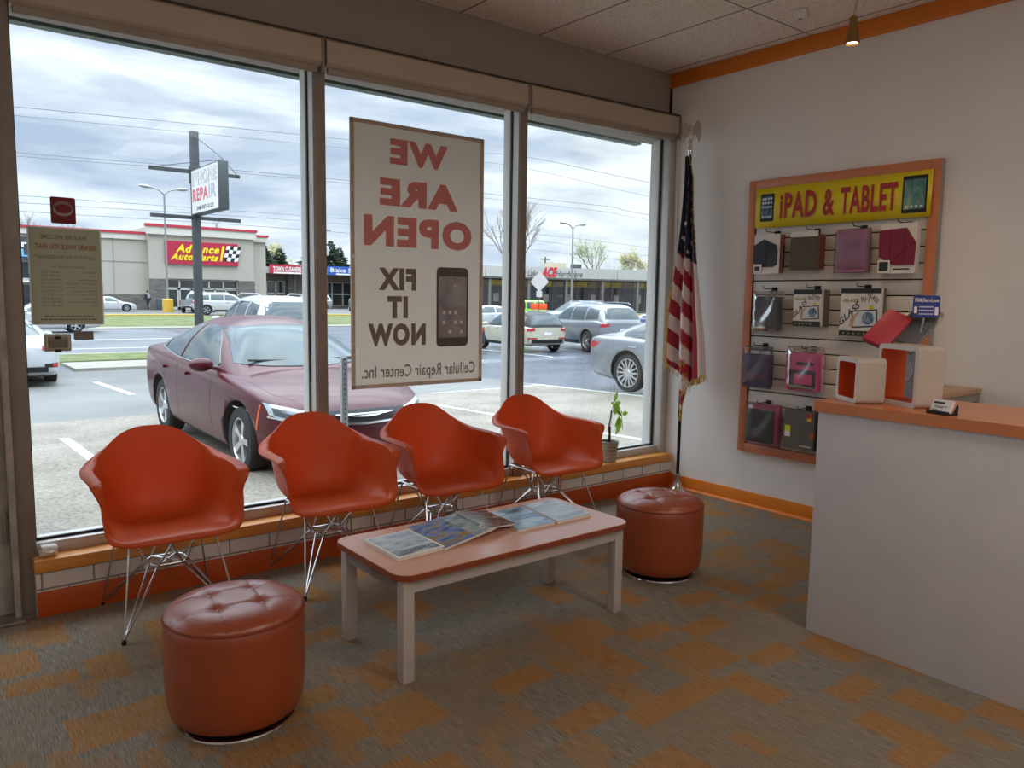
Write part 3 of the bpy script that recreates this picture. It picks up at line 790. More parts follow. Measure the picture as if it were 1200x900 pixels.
# second row
t = good('tablet_case', 'black tablet case in a shiny clear bag, first on the second row', 'tablet case', -.9, 1.43)
panel(t, 'case_cover', CASE_DK, -.13, -.1, -.088, .1, -.128, .112, .012); panel(t, 'case_back', CASE_DK, -.098, -.06, -.095, .09, -.125, .11, .012)
bag(t, -.122, .122, -.148, .15, -.15, -.05)
hook(-.9, 1.595, 'black hook holding the bagged black case on the second row')
def glass_box(label, yc, zc, w, h, big):
    t = good('screen_protector_box', label, 'box', yc, zc)
    n = 3 if not big else 2
    for k in range(n):
        x0 = -.135 + k * .03
        panel(t, 'carton', CARD if k == 0 else mat('carton_grey', '6a675f', .5), x0, x0 + .028, -w + (-.004 * k), w - .004 * k, -h, h, .003)
    X = -.1358
    panel(t, 'dark_band', CASE_DK, X - .001, X + .001, -w, w, -h, -h + .035, .002); panel(t, 'dark_band', CASE_DK, X - .001, X + .001, -w, w, h - .03, h, .002)
    bm = BM(); text(bm, 'GLASS', (X - .0006, w * .88, h * .42), (0, -w * .8, 0), (0, 0, h * .15), .03)
    for k in range(5): box(bm, X - .0012, X - .0008, w * .8 - k * w * .26 - .008, w * .8 - k * w * .26 + .002, -h + .012, -h + .022)
    obj('print', bm, mat('print_olive', '8d9440', .5), t, smooth=False, dbl=False)
    lettering('print', [('9H', (X - .0006, -w * .02, h * .42), (0, -w * .42, 0), (0, 0, h * .24), .0), ('GLASS', (X - .0006, w * .95, -h * .62), (0, -w * .95, h * .85), (0, w * .12, h * .28), .03), ('GLASS', (X - .0006, -w * .3, h * .74), (0, -w * .5, -h * .36), (0, -w * .13, h * .16), .02)], mat('print_grey', '4d4d4f', .5), t)
    M = Matrix.Translation((X - .001, -w * .25, -h * .25)) @ Matrix.Rotation(radians(-4), 4, 'X')
    bm = BM(); obox(bm, M, .002, w * 1.25, h * .72, 0, .0); p = obj('tablet_picture', bm, INK, t)
    bm = BM(); obox(bm, M @ Matrix.Translation((-.0012, 0, 0)), .0006, w * 1.12, h * .62); obj('screen_picture', bm, mat('screen_pale', 'ccd6da', .4), p)
    bm = BM(); prism(bm, [(w * .3 * cos(a * pi / 12), w * .3 * sin(a * pi / 12)) for a in range(24)], (X - .0026, -w * .42, -h * .24), (0, 1, 0), (0, 0, 1), (-.0006, 0, 0)); obj('globe_picture', bm, cover_mat('globe_blue', [(.35, '2a3f5c'), (.5, '57708c'), (.7, 'a6b4bb')], 30), p)
    bm = BM(); prism(bm, [(.3, -.6), (.48, -.6), (.45, -.3), (.2, -.05), (.06, .04), (.02, .0), (.2, -.2)], (X - .003, 0, 0), (0, w, 0), (0, 0, h), (-.0006, 0, 0)); obj('hand_picture', bm, mat('hand_tone', 'c49a82', .5), p)
    bm = BM(); prism(bm, rrect(w * .22, h * .16, .004, 3), (X - .0006, -w * .55, h * .22), (0, 1, 0), (0, 0, 1), (-.0006, 0, 0)); obj('sticker', bm, mat('sticker_yellow', 'cfc22e', .5), t)
glass_box('smaller white screen protector box in the middle of the second row', -1.215, 1.468, .1, .122, False)
glass_box('larger white screen protector box with dark bottom band, last on the second row', -1.578, 1.447, .13, .15, True)
hook(-1.225, 1.605, 'black hook holding the smaller protector boxes'); hook(-1.57, 1.61, 'black hook holding the larger protector box')

# third row
t = good('tablet_case', 'purple tablet case in a clear bag on the third row', 'tablet case', -.833, 1.045)
panel(t, 'case_cover', PURP, -.125, -.1, -.108, .098, -.14, .092, .004); panel(t, 'case_back', PURP, -.098, -.07, -.11, .095, -.138, .09, .004)
lettering('script_mark', [('Love', (-.1255, .07, -.09), (0, -.13, 0), (0, 0, .06), .01)], mat('mark_red', '8a2b3a', .5), t)
bag(t, -.122, .122, -.152, .148, -.145, -.055)
hook(-.85, 1.2, 'black hook holding the purple case on the third row')
t = good('tablet_case', 'hot pink rugged tablet case in a clear bag on the third row', 'tablet case', -1.21, 1.055)
panel(t, 'case_shell', HOT, -.13, -.06, -.118, .112, -.145, .11, .02)
panel(t, 'case_window', CASE_DK, -.134, -.129, -.105, .1, -.125, -.005, .006); panel(t, 'window_pad', HOT, -.138, -.133, -.07, .062, -.1, -.03, .006)
panel(t, 'top_strap', CASE_DK, -.134, -.129, -.07, .055, .03, .05, .004); panel(t, 'side_bumper', HOT, -.15, -.12, .1, .12, -.14, .1, .008); panel(t, 'side_bumper', HOT, -.15, -.12, -.122, -.102, -.14, .1, .008)
bag(t, -.138, .138, -.155, .155, -.162, -.05)
hook(-1.22, 1.2, 'black hook holding the hot pink case on the third row')

# bottom row
t = good('tablet_case', 'black tablet case with orange specks in a clear bag, on the bottom row', 'tablet case', -.905, .64)
panel(t, 'case_cover', CASE_DK, -.13, -.1, -.09, .115, -.13, .105, .012); panel(t, 'case_back', HOT, -.098, -.06, -.115, .09, -.125, .14, .01)
bm = BM(); rr = random.Random(3)
for _ in range(16):
    y, z = rr.gauss(.06, .018), rr.gauss(-.07, .028); box(bm, -.1306, -.1302, y - .0025, y + .0025, z - .0025, z + .0025)
obj('orange_speck', bm, mat('speck_orange', 'c1551f', .5), t, smooth=False)
bag(t, -.145, .14, -.152, .15, -.15, -.05)
hook(-.9, .795, 'black hook holding the speckled black case on the bottom row')
t = good('tablet_case', 'grey boxed tablet case with yellow tag on the bottom row beside the counter', 'tablet case', -1.21, .645)
panel(t, 'package', GREY, -.13, -.105, -.1, .122, -.138, .13, .003); panel(t, 'package', CASE_DK, -.104, -.06, -.126, .115, -.135, .128, .003)
panel(t, 'price_tag', mat('tag_yellow', 'c5cf22', .5), -.133, -.13, .07, .112, -.02, .022, .002); panel(t, 'price_tag', CARD, -.133, -.13, .07, .112, -.055, -.02, .002)
panel(t, 'red_seal', mat('seal_red', 'a7352c', .5), -.133, -.13, -.085, -.045, .085, .12, .005); panel(t, 'gold_seal', mat('seal_gold', 'd8a93a', .5), -.1335, -.13, -.08, -.05, .062, .088, .011)
panel(t, 'print', CARD, -.131, -.13, -.085, 0, -.112, -.106, .001)
bm = BM(); prism(bm, rrect(.035, .05, .012), (-.1302, -.085, -.03), (0, 1, 0), (0, 0, 1), (-.001, 0, 0)); obj('orange_patch', bm, mat('patch_rust', '9a5530', .5), t)
hook(-1.21, .79, 'black hook holding the grey boxed case on the bottom row')

# ------------------------------------------------------------------ counter
COUNTER = mat('counter_white', 'cfccd0', .45, var=.03)
t = thing('service_counter', 'white service counter with orange laminate worktop at the right', 'counter', (-1.3, -2.22, 0))
bm = BM(); box(bm, -.382, -.36, -3.2, 0, 0, 1.02, 0, .002); obj('front_panel', bm, COUNTER, t)
bm = BM(); box(bm, -.36, .13, -.022, -.001, 0, 1.02, 0, .002); obj('end_panel', bm, COUNTER, t)
bm = BM(); box(bm, -.36, .13, -3.2, -.022, .7, .72); box(bm, -.36, .13, -3.2, -.022, .35, .37); obj('shelf', bm, COUNTER, t)
bm = BM()
P = [(.2, .035), (-.36, .035)]
P += [(-.36 - .035 * sin(a * pi / 12), 0 + .035 * cos(a * pi / 12)) for a in range(1, 7)]
P += [(-.395, -3.2), (.2, -3.2)]
prism(bm, P, (0, 0, 1.0205), (1, 0, 0), (0, 1, 0), (0, 0, .0445)); obj('worktop', bm, mat('counter_laminate', 'cb7c4a', .28, var=.06, vs=9), t)

CT = 1.065
def cube_frame(label, cx, cy, nx, ny, s, d, mo):
    a = math.atan2(ny, nx)
    t = thing('display_cube', label, 'display box', (cx, cy, CT), a, 'open white display boxes on the counter')
    o = rrect(s, s, .022, 6, 0, s / 2); i = rrect(s - .042, s - .042, .012, 6, 0, s / 2)
    bm = BM(); n = len(o)
    O = lambda p, x: Vector((x, p[0], p[1]))
    # outside skin, white rims
    grid(bm, [[O(p, d / 2) for p in o], [O(p, -d / 2) for p in o]], 0, cu=True)
    for x in (d / 2, -d / 2): grid(bm, [[O(p, x) for p in o], [O(p, x) for p in i]], 1, cu=True)
    obj('shell', bm, [mat('box_outer', 'b9b0a7', .45), WHITE], t)
    bm = BM(); grid(bm, [[O(p, d / 2) for p in i], [O(p, -d / 2) for p in i]], 0, cu=True)
    obj('orange_lining', bm, mat('lining_orange', 'd4581a', .5), t)
cube_frame('larger open white display box with orange lining on the counter', -1.442, -2.497, -.88, .477, .262, .125, 0)
cube_frame('smaller open white display box with orange lining at the counter corner', -1.523, -2.32, -.80, .595, .20, .125, 0)

t = thing('card_holder', 'small black holder with white business cards on the counter edge', 'card holder', (-1.63, -2.715, CT), radians(-18))
bm = BM(); box(bm, -.02, .03, -.052, .052, 0, .006, 0, .002); box(bm, -.022, -.018, -.052, .052, 0, .016, 0, .001)
prism(bm, [(.0, .0), (.03, .0), (.03, .035), (.024, .04)], (0, -.052, .004), (1, 0, 0), (0, 0, 1), (0, .003, 0)); prism(bm, [(.0, .0), (.03, .0), (.03, .035), (.024, .04)], (0, .049, .004), (1, 0, 0), (0, 0, 1), (0, .003, 0))
obj('holder', bm, BLACK, t)
M = Matrix.Translation((.004, 0, .033)) @ Matrix.Rotation(radians(24), 4, 'Y')
bm = BM(); obox(bm, M, .012, .089, .051); cd = obj('business_card', bm, WHITE, t)
f = lambda x, y, z: M @ Vector((x, y, z))
bm = BM()
obox(bm, M @ Matrix.Translation((-.0062, .013, .011)), .0006, .05, .008)
for y0, y1, z0 in ((.03, -.03, -.004), (.03, -.012, -.009), (.038, .015, -.018)):
    obox(bm, M @ Matrix.Translation((-.0062, (y0 + y1) / 2, z0)), .0006, y0 - y1, .0022)
obj('card_print', bm, INK, cd, smooth=False, dbl=False)

# slanted tablet cases on a clear stand behind the boxes
t = thing('tablet_stand', 'grey acrylic pedestal holding slanted cases behind the larger display box', 'stand', (-1.25, -2.40, CT), radians(152))
ACR = mat('acrylic_grey', '9ba3aa', .2, var=.03)
bm = BM(); box(bm, -.06, .06, -.08, .08, 0, .008, 0, .002); obj('base', bm, ACR, t)
bm = BM(); box(bm, -.008, .008, -.055, .055, .008, .23, 0, .004); obj('upright', bm, ACR, t)
bm = BM(); prism(bm, [(.05 * cos(a * pi / 16), .05 * sin(a * pi / 16)) for a in range(32)], (.01, .0, .13), (0, 1, 0), (0, 0, 1), (.005, 0, 0)); obj('round_disc', bm, ACR, t)
CR, CF = Vector((.783, -.622, .0)), Vector((.62, .777, 0))
def slanted(label, c, name_mat, L, W, T, bagged, group='slanted cases on the counter stand'):
    t = thing('tablet_case', label, 'tablet case', c, 0, group)
    a = (CR * .7 + CF * .35 + Vector((0, 0, .62))).normalized(); w = (CR * .6 - CF * .6 - Vector((0, 0, .34))).normalized(); n = a.cross(w).normalized(); w = n.cross(a).normalized()
    M = Matrix((a, w, n)).transposed().to_4x4()
    bm = BM(); obox(bm, M, L, W, T, 0, .004); obj('case_cover', bm, name_mat, t)
    bm = BM(); obox(bm, M @ Matrix.Translation((0, .0, T * .75)), L * .97, W * .97, T * .5, 0, .002); obj('case_back', bm, mat('carton_grey', '6a675f', .5), t)
    if bagged:
        bm = BM(); obox(bm, M, L + .05, W + .02, T + .012, 0, .006); obj('clear_bag', bm, FILM, t)
    return t
slanted('red tablet case leaning on the counter stand above the display boxes', (-1.325, -2.33, 1.387), RED_FOLIO, .215, .115, .022, False)
slanted('graphite tablet case in a clear bag leaning on the counter stand', (-1.225, -2.405, 1.392), STEEL, .215, .11, .026, True)
t = thing('shop_tag', 'blue shop tag with white print standing above the slanted cases', 'tag', (-1.23, -2.455, 1.492), 0)
M = Matrix((CR, Vector((0, 0, 1)), CF * -1)).transposed().to_4x4()
bm = BM(); P = rrect(.122, .10, .012, 4)
bm2 = [M @ Vector((x, y, 0)) for x, y in P]
prism(bm, P, (0, 0, 0), CR, (0, 0, 1), CF * .003); obj('tag_board', bm, mat('tag_blue', '23388c', .35), t)
D = CF * -.001
lettering('tag_print', [('FIXMyDetroit.com', D + CR * -.054 + Vector((0, 0, .016)), CR * .108, Vector((0, 0, .022)), .03),
    ], WHITE, t)
bm = BM()
for zz, hh in ((-.001, .006), (-.017, .007), (-.033, .005)): prism(bm, rrect(.066, hh, .001, 2), D + CR * -.001 + Vector((0, 0, zz)), CR, (0, 0, 1), D * .2)
obj('tag_line', bm, mat('tag_pale', 'b9c0de', .5), t)
bm = BM(); prism(bm, rrect(.016, .036, .002), D + CR * .046 + Vector((0, 0, -.02)), CR, (0, 0, 1), D * .3); obj('tag_badge', bm, WHITE, t); bm = BM(); prism(bm, rrect(.014, .03, .002), D + CR * -.049 + Vector((0, 0, -.015)), CR, (0, 0, 1), D * .3); obj('tag_badge', bm, WHITE, t)
bm = BM(); tube(bm, [CF * .006 + Vector((0, 0, -.02)), CF * .006 + CR * -.03 + Vector((0, 0, -.20))], .004, 6); obj('tag_stem', bm, ACR, t)

t = thing('side_desk', 'low grey desk with a light wood top against the right wall behind the counter', 'desk', (-.27, -2.13, 0))
bm = BM(); box(bm, -.25, .25, -.14, .14, 1.0, 1.028, 0, .003); obj('desktop', bm, mat('desk_wood', 'b99474', .4, var=.12, vs=4, stretch=(2, 20, 1)), t)
DG = mat('desk_grey', '8d8b88', .5)
for sx in (-1, 1):
    bm = BM(); box(bm, sx * .235 - .012, sx * .235 + .012, -.135, .135, 0, 1.0, 0, .002); obj('side_panel', bm, DG, t)
bm = BM(); box(bm, -.223, .223, .115, .13, .2, 1.0); obj('back_panel', bm, mat('desk_dark', '5d5a57', .6), t)
bm = BM(); box(bm, -.223, .223, -.13, -.115, .955, 1.0); obj('apron', bm, DG, t)

a_ = (CR * .7 + CF * .35 + Vector((0, 0, .62))).normalized(); w_ = (CR * .6 - CF * .6 - Vector((0, 0, .34))).normalized(); n_ = a_.cross(w_).normalized(); w_ = n_.cross(a_).normalized()
M = Matrix((a_, w_, n_)).transposed().to_4x4(); M.translation = Vector((-1.275, -2.368, 1.390)) + n_ * .026
st_ = [o for o in bpy.data.objects if o.name == 'tablet_stand'][0]
bm = BM(); obox(bm, Matrix.Rotation(-radians(152), 4, 'Z') @ Matrix.Translation((1.25, 2.40, -CT)) @ M, .17, .20, .006, 0, .002)
tube(bm, [(0, 0, .22), Matrix.Rotation(-radians(152), 4, 'Z') @ (Vector((1.25, 2.40, -CT)) + M.translation)], .01, 8)
obj('cradle', bm, ACR, st_)
# ------------------------------------------------------------------ banner hung in the middle pane
BAN = lucent_mat('banner_vinyl', 'b8ab9e', .5, .5, 'c2b3a4')
B_RED = lucent_mat('banner_red', 'cc7670', .5, .5, 'e29690'); B_DK = lucent_mat('banner_brown', '85756b', .45, .5)
t = thing('window_banner', 'large beige open banner hung in the middle pane, its letters seen from behind', 'banner', (-2.305, .132, 1.735))
x0, x1, z0, z1 = -.475, .475, -.785, .787
bm = BM(); rows = []
for i in range(29):
    z = z0 + (z1 - z0) * i / 28
    rows.append([Vector((x0 + (x1 - x0) * j / 20, .003 * sin(i * .45 + j * .2), z)) for j in range(21)])
grid(bm, rows); bn = obj('banner_sheet', bm, BAN, t)
HEM = lucent_mat('banner_hem', 'ddd1c5', .75, .6)
bm = BM()
box(bm, x0 - .003, x0 + .02, -.006, .006, z0, z1); box(bm, x1 - .02, x1 + .003, -.006, .006, z0, z1); box(bm, x0, x1, -.006, .006, z0 - .003, z0 + .02); box(bm, x0, x1, -.006, .006, z1 - .02, z1 + .003)
obj('hem', bm, HEM, t)
for gx, gz_ in ((x0 + .012, z0 + .012), (x1 - .012, z0 + .012), (x0 + .012, z1 - .012), (x1 - .012, z1 - .012), (x0 + .012, 0), (x1 - .012, 0), (0, z0 + .01), (0, z1 - .01)):
    bm = BM(); lathe(bm, [(.004, -.002), (.009, -.002), (.009, .002), (.004, .002)], 14, M=Matrix.Translation((gx, -.007, gz_)) @ Matrix.Rotation(pi / 2, 4, 'X'), cap0=False, cap1=False); obj('grommet', bm, CHROME, t)
Y = -.0072
def brow(bm, s, xa, xb, za, zb, bold): text(bm, s, (xa + 2.305, Y, za - 1.735), (xb - xa, 0, 0), (0, 0, zb - za), bold, mirror=True)
bm = BM(); brow(bm, 'WE', -2.525, -2.11, 2.29, 2.44, .06); brow(bm, 'ARE', -2.595, -2.03, 2.045, 2.205, .06); brow(bm, 'OPEN', -2.70, -1.92, 1.80, 1.985, .06); obj('red_lettering', bm, B_RED, t, smooth=False, dbl=False)
bm = BM(); brow(bm, 'FIX', -2.605, -2.34, 1.54, 1.675, .06); brow(bm, 'IT', -2.545, -2.40, 1.37, 1.505, .06); brow(bm, 'NOW', -2.675, -2.27, 1.20, 1.34, .06)
obj('dark_lettering', bm, B_DK, t, smooth=False, dbl=False)
bm = BM(); brow(bm, 'Cellular Repair Center Inc.', -2.72, -1.885, .985, 1.085, .012); obj('small_lettering', bm, lucent_mat('banner_grey', '948780', .45, .5), t, smooth=False, dbl=False)
bm = BM(); prism(bm, rrect(.245, .505, .03, 5), (.238, -.006, -.295), (1, 0, 0), (0, 0, 1), (0, -.0015, 0)); ph = obj('phone_picture', bm, lucent_mat('phone_dark', '77706d', .35, .5), t)
bm = BM(); prism(bm, rrect(.215, .39, .004, 2), (.238, -.008, -.295), (1, 0, 0), (0, 0, 1), (0, -.001, 0)); obj('screen_picture', bm, cover_mat('phone_screen', [(.3, '837c8c'), (.5, '98959e'), (.7, 'a8b2b1')], 4), ph)
rr = random.Random(5); ICL = mat('icon_light', 'd8d2cc', .5)
for r_ in range(3):
    for k in range(4):
        if rr.random() < .8:
            bm = BM(); box(bm, .16 + k * .045, .182 + k * .045, -.0096, -.0091, -.34 - r_ * .062, -.318 - r_ * .062); obj('app_icon', bm, ICL, ph, smooth=False)
cx_, cz_ = .25, -.16
for k in range(11):
    a = k * .6 + rr.random() * .3; l = .05 + .07 * rr.random()
    bm = BM(); prism(bm, [(0, -.0012), (l, 0), (0, .0012)], (cx_, -.0096, cz_), (cos(a), 0, sin(a)), (-sin(a), 0, cos(a)), (0, -.0004, 0)); obj('screen_crack', bm, ICL, ph, smooth=False)

# hours sheet, sticker, sensor and taped paper on the left pane
t = thing('hours_sheet', 'tan paper sheet of store locations taped to the left pane, printed side out', 'notice', (-4.245, .146, 1.572))
bm = BM(); box(bm, -.146, .146, 0, .003, -.222, .222); obj('sheet', bm, lucent_mat('sheet_tan', 'aea794', .62, .6, 'b8b09c'), t, smooth=False)
bm = BM(); box(bm, -.152, -.146, 0, .003, -.226, .226); box(bm, .146, .152, 0, .003, -.226, .226); box(bm, -.146, .146, 0, .003, .222, .226); box(bm, -.146, .146, 0, .003, -.226, -.222); obj('white_border', bm, lucent_mat('sheet_edge', 'e6e4e0', .5, .6), t, smooth=False)
bm = BM()
def srow(s, xa, xb, za, zb, b=0): text(bm, s, (xa, -.0006, za), (xb - xa, 0, 0), (0, 0, zb - za), b, mirror=True)
srow('"LEAVE IT TO THE PROFESSIONALS"', -.125, .125, .082, .098, .01)
srow('WALK-INS WELCOME', -.10, .09, .172, .192, .02)
srow('Locations To Serve You', -.06, .075, .04, .052)
for k, (a_, b_) in enumerate([('Redford', '248-477-2122'), ('Troy', '248-680-2122'), ('Southfield', '248-569-2122'), ('Grand Ave Detroit', '313-272-2122'), ('Livernois Detroit', '313-273-2123'), ('8 Mile Detroit', '313-345-2122'), ('Plymouth Rd Detroit', '313-273-2122'), ('Livonia', '734-525-2122'), ('Farmington Hills', '248-957-2123'), ('Novi', '248-380-2122')]):
    z = .016 - k * .0175; w_ = len(a_) * .0078
    srow(a_, .125 - w_, .125, z, z + .009); srow(b_, -.105, -.02, z, z + .009)
rr = random.Random(2)
for zz, a_ in ((-.19, .1), (-.204, .115)):
    x_ = -a_
    while x_ < a_: w_ = rr.uniform(.006, .02); prism(bm, [(0, 0), (w_, 0), (w_, .006), (0, .006)], (x_, -.0004, zz), (1, 0, 0), (0, 0, 1), (0, -.0004, 0)); x_ += w_ + .004
obj('print', bm, mat('sheet_ink', '6a5d49', .6), t, smooth=False, dbl=False)
bm = BM(); srow('REPAIRS WHILE YOU WAIT', -.125, .125, .125, .15, .02); obj('red_print', bm, mat('sheet_red_ink', '8a4a33', .6), t, smooth=False, dbl=False)
t = thing('window_sticker', 'dark red square sticker above the tan sheet on the left pane', 'sticker', (-4.247, .147, 1.878))
bm = BM(); prism(bm, rrect(.103, .122, .008, 4), (0, 0, 0), (1, 0, 0), (0, 0, 1), (0, .003, 0)); obj('sticker_sheet', bm, lucent_mat('sticker_red', '8c2a2c', .35, .5), t)
bm = BM(); n = 40
el = lambda r1, r2, y: [Vector((r1 * cos(2 * pi * k / n), y, .008 + r2 * sin(2 * pi * k / n))) for k in range(n)]
grid(bm, [el(.042, .034, -.0008), el(.034, .022, -.0008)], cu=True); obj('emblem_ring', bm, mat('sticker_grey', '9b8d8a', .5), t, smooth=False)
bm = BM(); 
for k in range(9): prism(bm, [(-.003, -.003), (.003, -.003), (.003, .003), (-.003, .003)], (.038 * cos(.35 * (k - 4) + pi / 2), -.0014, .008 + .028 * sin(.35 * (k - 4) + pi / 2)), (1, 0, 0), (0, 0, 1), (0, -.0004, 0))
for k in range(11): prism(bm, [(-.002, -.004), (.002, -.004), (.002, .004), (-.002, .004)], (-.036 + .0072 * k, -.0008, -.049), (1, 0, 0), (0, 0, 1), (0, -.0004, 0))
obj('sticker_print', bm, lucent_mat('sticker_print', '5d2324', .2, .5), t, smooth=False, dbl=False)
t = thing('glass_sensor', 'small beige plastic sensor box stuck low on the left pane', 'sensor', (-4.297, .13, 1.263))
bm = BM(); box(bm, -.056, .056, .0, .02, -.042, .042, 0, .006); obj('housing', bm, mat('sensor_beige', 'a9a596', .4), t)
bm = BM(); box(bm, -.04, .04, -.004, .002, -.024, .024, 0, .003); obj('window_lens', bm, mat('sensor_grey', '77756c', .3), t)
bm = BM(); box(bm, -.014, .014, -.006, 0, .016, .03, 0, .002); box(bm, -.014, .014, -.006, 0, -.044, -.032, 0, .002); obj('latch', bm, BLACK, t)
bm = BM(); 
for k in (-1, 1): box(bm, k * .045 - .004, k * .045 + .004, -.003, .001, -.03, .03, 0, .001)
obj('rib', bm, mat('sensor_light', 'c3c0b4', .4), t)
t = thing('paper_label', 'small blank greyish label taped beside the sensor on the left pane', 'label', (-4.185, .146, 1.293))
bm = BM(); prism(bm, rrect(.084, .042, .004, 3), (0, 0, 0), (1, 0, 0), (0, 0, 1), (0, .003, 0)); tag_ = obj('label_sheet', bm, lucent_mat('label_grey', '8f8880', .3, .6), t)

# white mug-like cup lying at the left end of the sill
t = thing('cup', 'small white cup lying on its side at the left end of the sill', 'cup', (-4.392, .045, .271), radians(8))
M = Matrix.Translation((0, 0, .0275)) @ Matrix.Rotation(radians(-86), 4, 'Y') @ Matrix.Translation((0, 0, -.035))
bm = BM(); lathe(bm, [(.002, .002), (.024, .0), (.0265, .006), (.027, .05), (.0265, .066), (.0245, .066), (.024, .05), (.022, .006), (.002, .005)], 32, M=M, cap0=False, cap1=False); obj('bowl', bm, WHITE, t)
bm = BM(); tube(bm, [M @ Vector((.026, 0, .055)), M @ Vector((.042, .0, .05)), M @ Vector((.043, 0, .03)), M @ Vector((.026, 0, .02))], .0035, 8)
hb = obj('handle', bm, WHITE, t); hb.matrix_local = Matrix.Translation((0, 0, .0275)) @ Matrix.Rotation(radians(90), 4, 'X') @ Matrix.Translation((0, 0, -.0275))

# potted plant on the sill
t = thing('potted_plant', 'young green plant in a ribbed grey pot on the right end of the sill', 'plant', (-.668, .055, .271))
prof = [(.002, .0), (.055, .0), (.058, .004)]
for k in range(8):
    z = .01 + k * .018; r = .058 + .0018 * k
    prof += [(r, z), (r + .004, z + .005), (r + .004, z + .010), (r, z + .014)]
prof += [(.076, .152), (.078, .158), (.074, .160), (.070, .15)]
bm = BM(); lathe(bm, prof, 40, cap0=False, cap1=False); obj('pot', bm, mat('pot_grey', 'a59c8c', .55, var=.08), t)
bm = BM(); lathe(bm, [(.001, .146), (.04, .148), (.0725, .143)], 28, cap0=False, cap1=False); obj('soil', bm, mat('soil', '2c211a', .95, bump=.6, bs=90), t)
STEM = mat('plant_stem', '4c4434', .6); LEAF = lucent_mat('plant_leaf', '76a032', .35, .4, '9cc848')
bm = BM(); tube(bm, cr([(0, 0, .14), (.004, -.004, .2), (-.004, 0, .26), (.014, .0, .34), (.02, 0, .395)], 6), [.006] * 24 + [.004], 7); obj('stem', bm, STEM, t)
bm = BM(); tube(bm, [(-.012, .0, .14), (.0, -.006, .25)], .004, 6); tube(bm, [(.012, .0, .14), (.002, -.008, .27)], .007, 6); obj('stake', bm, mat('stake_dark', '2e2a26', .7), t)
bm = BM(); tube(bm, cr([(.0, -.004, .25), (.03, -.004, .36), (.045, 0, .5), (.04, 0, .62), (.03, 0, .668), (.012, 0, .672)], 6), .0014, 5); obj('support_wire', bm, mat('wire_dark', '5b5a55', .4, .6), t)
bm = BM(); tube(bm, cr([(.016, 0, .36), (.05, 0, .40), (.1, -.004, .40), (.135, -.004, .37)], 5), .0022, 6); tube(bm, cr([(.02, 0, .39), (.035, 0, .42), (.05, 0, .46)], 4), .002, 6); tube(bm, cr([(.13, 0, .375), (.14, 0, .30), (.148, 0, .24)], 4), .0022, 6); obj('branch', bm, STEM, t)
def leaf(base, tip, w, curl, n=(0, -1, .2)):
    base, tip = Vector(base), Vector(tip); d = tip - base; L_ = d.length; d.normalize(); s = d.cross(Vector(n)).normalized(); u = s.cross(d)
    bm = BM(); rows = []
    for i in range(13):
        q = i / 12; ww = w * (sin(pi * q ** .8)) ** .8 if 0 < q < 1 else .0008
        c = base + d * (L_ * q) + u * (curl * q * q) 
        rows.append([c + s * (ww * k) + u * (.18 * ww * abs(k)) for k in (-1, -.5, 0, .5, 1)])
    grid(bm, rows); obj('leaf', bm, LEAF, t)
for b_, e_, w_, c_ in [((.05, 0, .455), (.068, -.01, .545), .016, 0), ((.045, 0, .44), (.0, -.02, .455), .014, -.01), ((.05, 0, .44), (.125, -.01, .45), .018, -.015), ((.05, 0, .44), (.04, -.03, .36), .022, -.01),
                       ((.055, 0, .43), (.105, -.02, .40), .017, -.01), ((.06, 0, .39), (.125, -.02, .35), .016, -.01), ((.08, 0, .40), (.122, -.01, .335), .014, 0), ((.14, 0, .355), (.195, -.01, .365), .017, .0), ((.12, 0, .33), (.055, -.03, .20), .026, -.015), ((.115, 0, .34), (.05, -.02, .265), .02, -.01)]:
    leaf(b_, e_, w_, c_)

# ------------------------------------------------------------------ flag on its stand
t = thing('flag_stand', 'black flag pole on a round chrome foot with a clear eagle finial in the corner', 'flag stand', (-.17, -.215, 0))
bm = BM(); lathe(bm, [(.005, .0), (.135, 0), (.138, .006), (.132, .012), (.09, .024), (.055, .04), (.038, .07), (.028, .1), (.025, .13), (.027, .15), (.024, .165), (.02, .165)], 48); obj('foot', bm, mat('silver_foot', 'c7c4be', .22, .9), t)
bm = BM(); tube(bm, [(0, 0, .1), (0, 0, 2.60)], .0135, 16); obj('pole', bm, mat('pole_black', '15110f', .3), t)
bm = BM(); lathe(bm, [(.0138, 2.58), (.017, 2.585), (.017, 2.64), (.012, 2.655), (.016, 2.67), (.012, 2.69), (.004, 2.70)], 20); obj('ferrule', bm, CHROME, t)
EAG = mat('eagle_clear', 'cfc9c2', .2, .5)
bm = BM(); lathe(bm, [(.002, 2.69), (.02, 2.70), (.024, 2.73), (.02, 2.76), (.012, 2.78), (.013, 2.795), (.008, 2.81), (.001, 2.815)], 16)
tube(bm, [(-.006, 0, 2.798), (-.022, .004, 2.795), (-.028, .005, 2.788)], [.006, .004, .001], 8)
e = obj('finial', bm, EAG, t)
for s in (-1, 1):
    bm = BM(); top = [(0, .01, 2.765), (0, .03, 2.805), (.0, .055, 2.83), (.0, .075, 2.815), (0, .088, 2.77), (0, .09, 2.72), (0, .08, 2.70)]
    bot = [(0, .01, 2.715), (0, .02, 2.725), (0, .032, 2.73), (0, .045, 2.725), (0, .055, 2.71), (0, .065, 2.69), (0, .074, 2.672)]
    f = lambda p, x: Vector((x + .1 * p[1], s * p[1], p[2]))
    a_, b_ = cr(top, 3), cr(bot, 3)
    grid(bm, [[f(p, .004) for p in a_], [f(p, .004) for p in b_], [f(p, -.004) for p in b_], [f(p, -.004) for p in a_]], cv=True); obj('wing', bm, EAG, e)

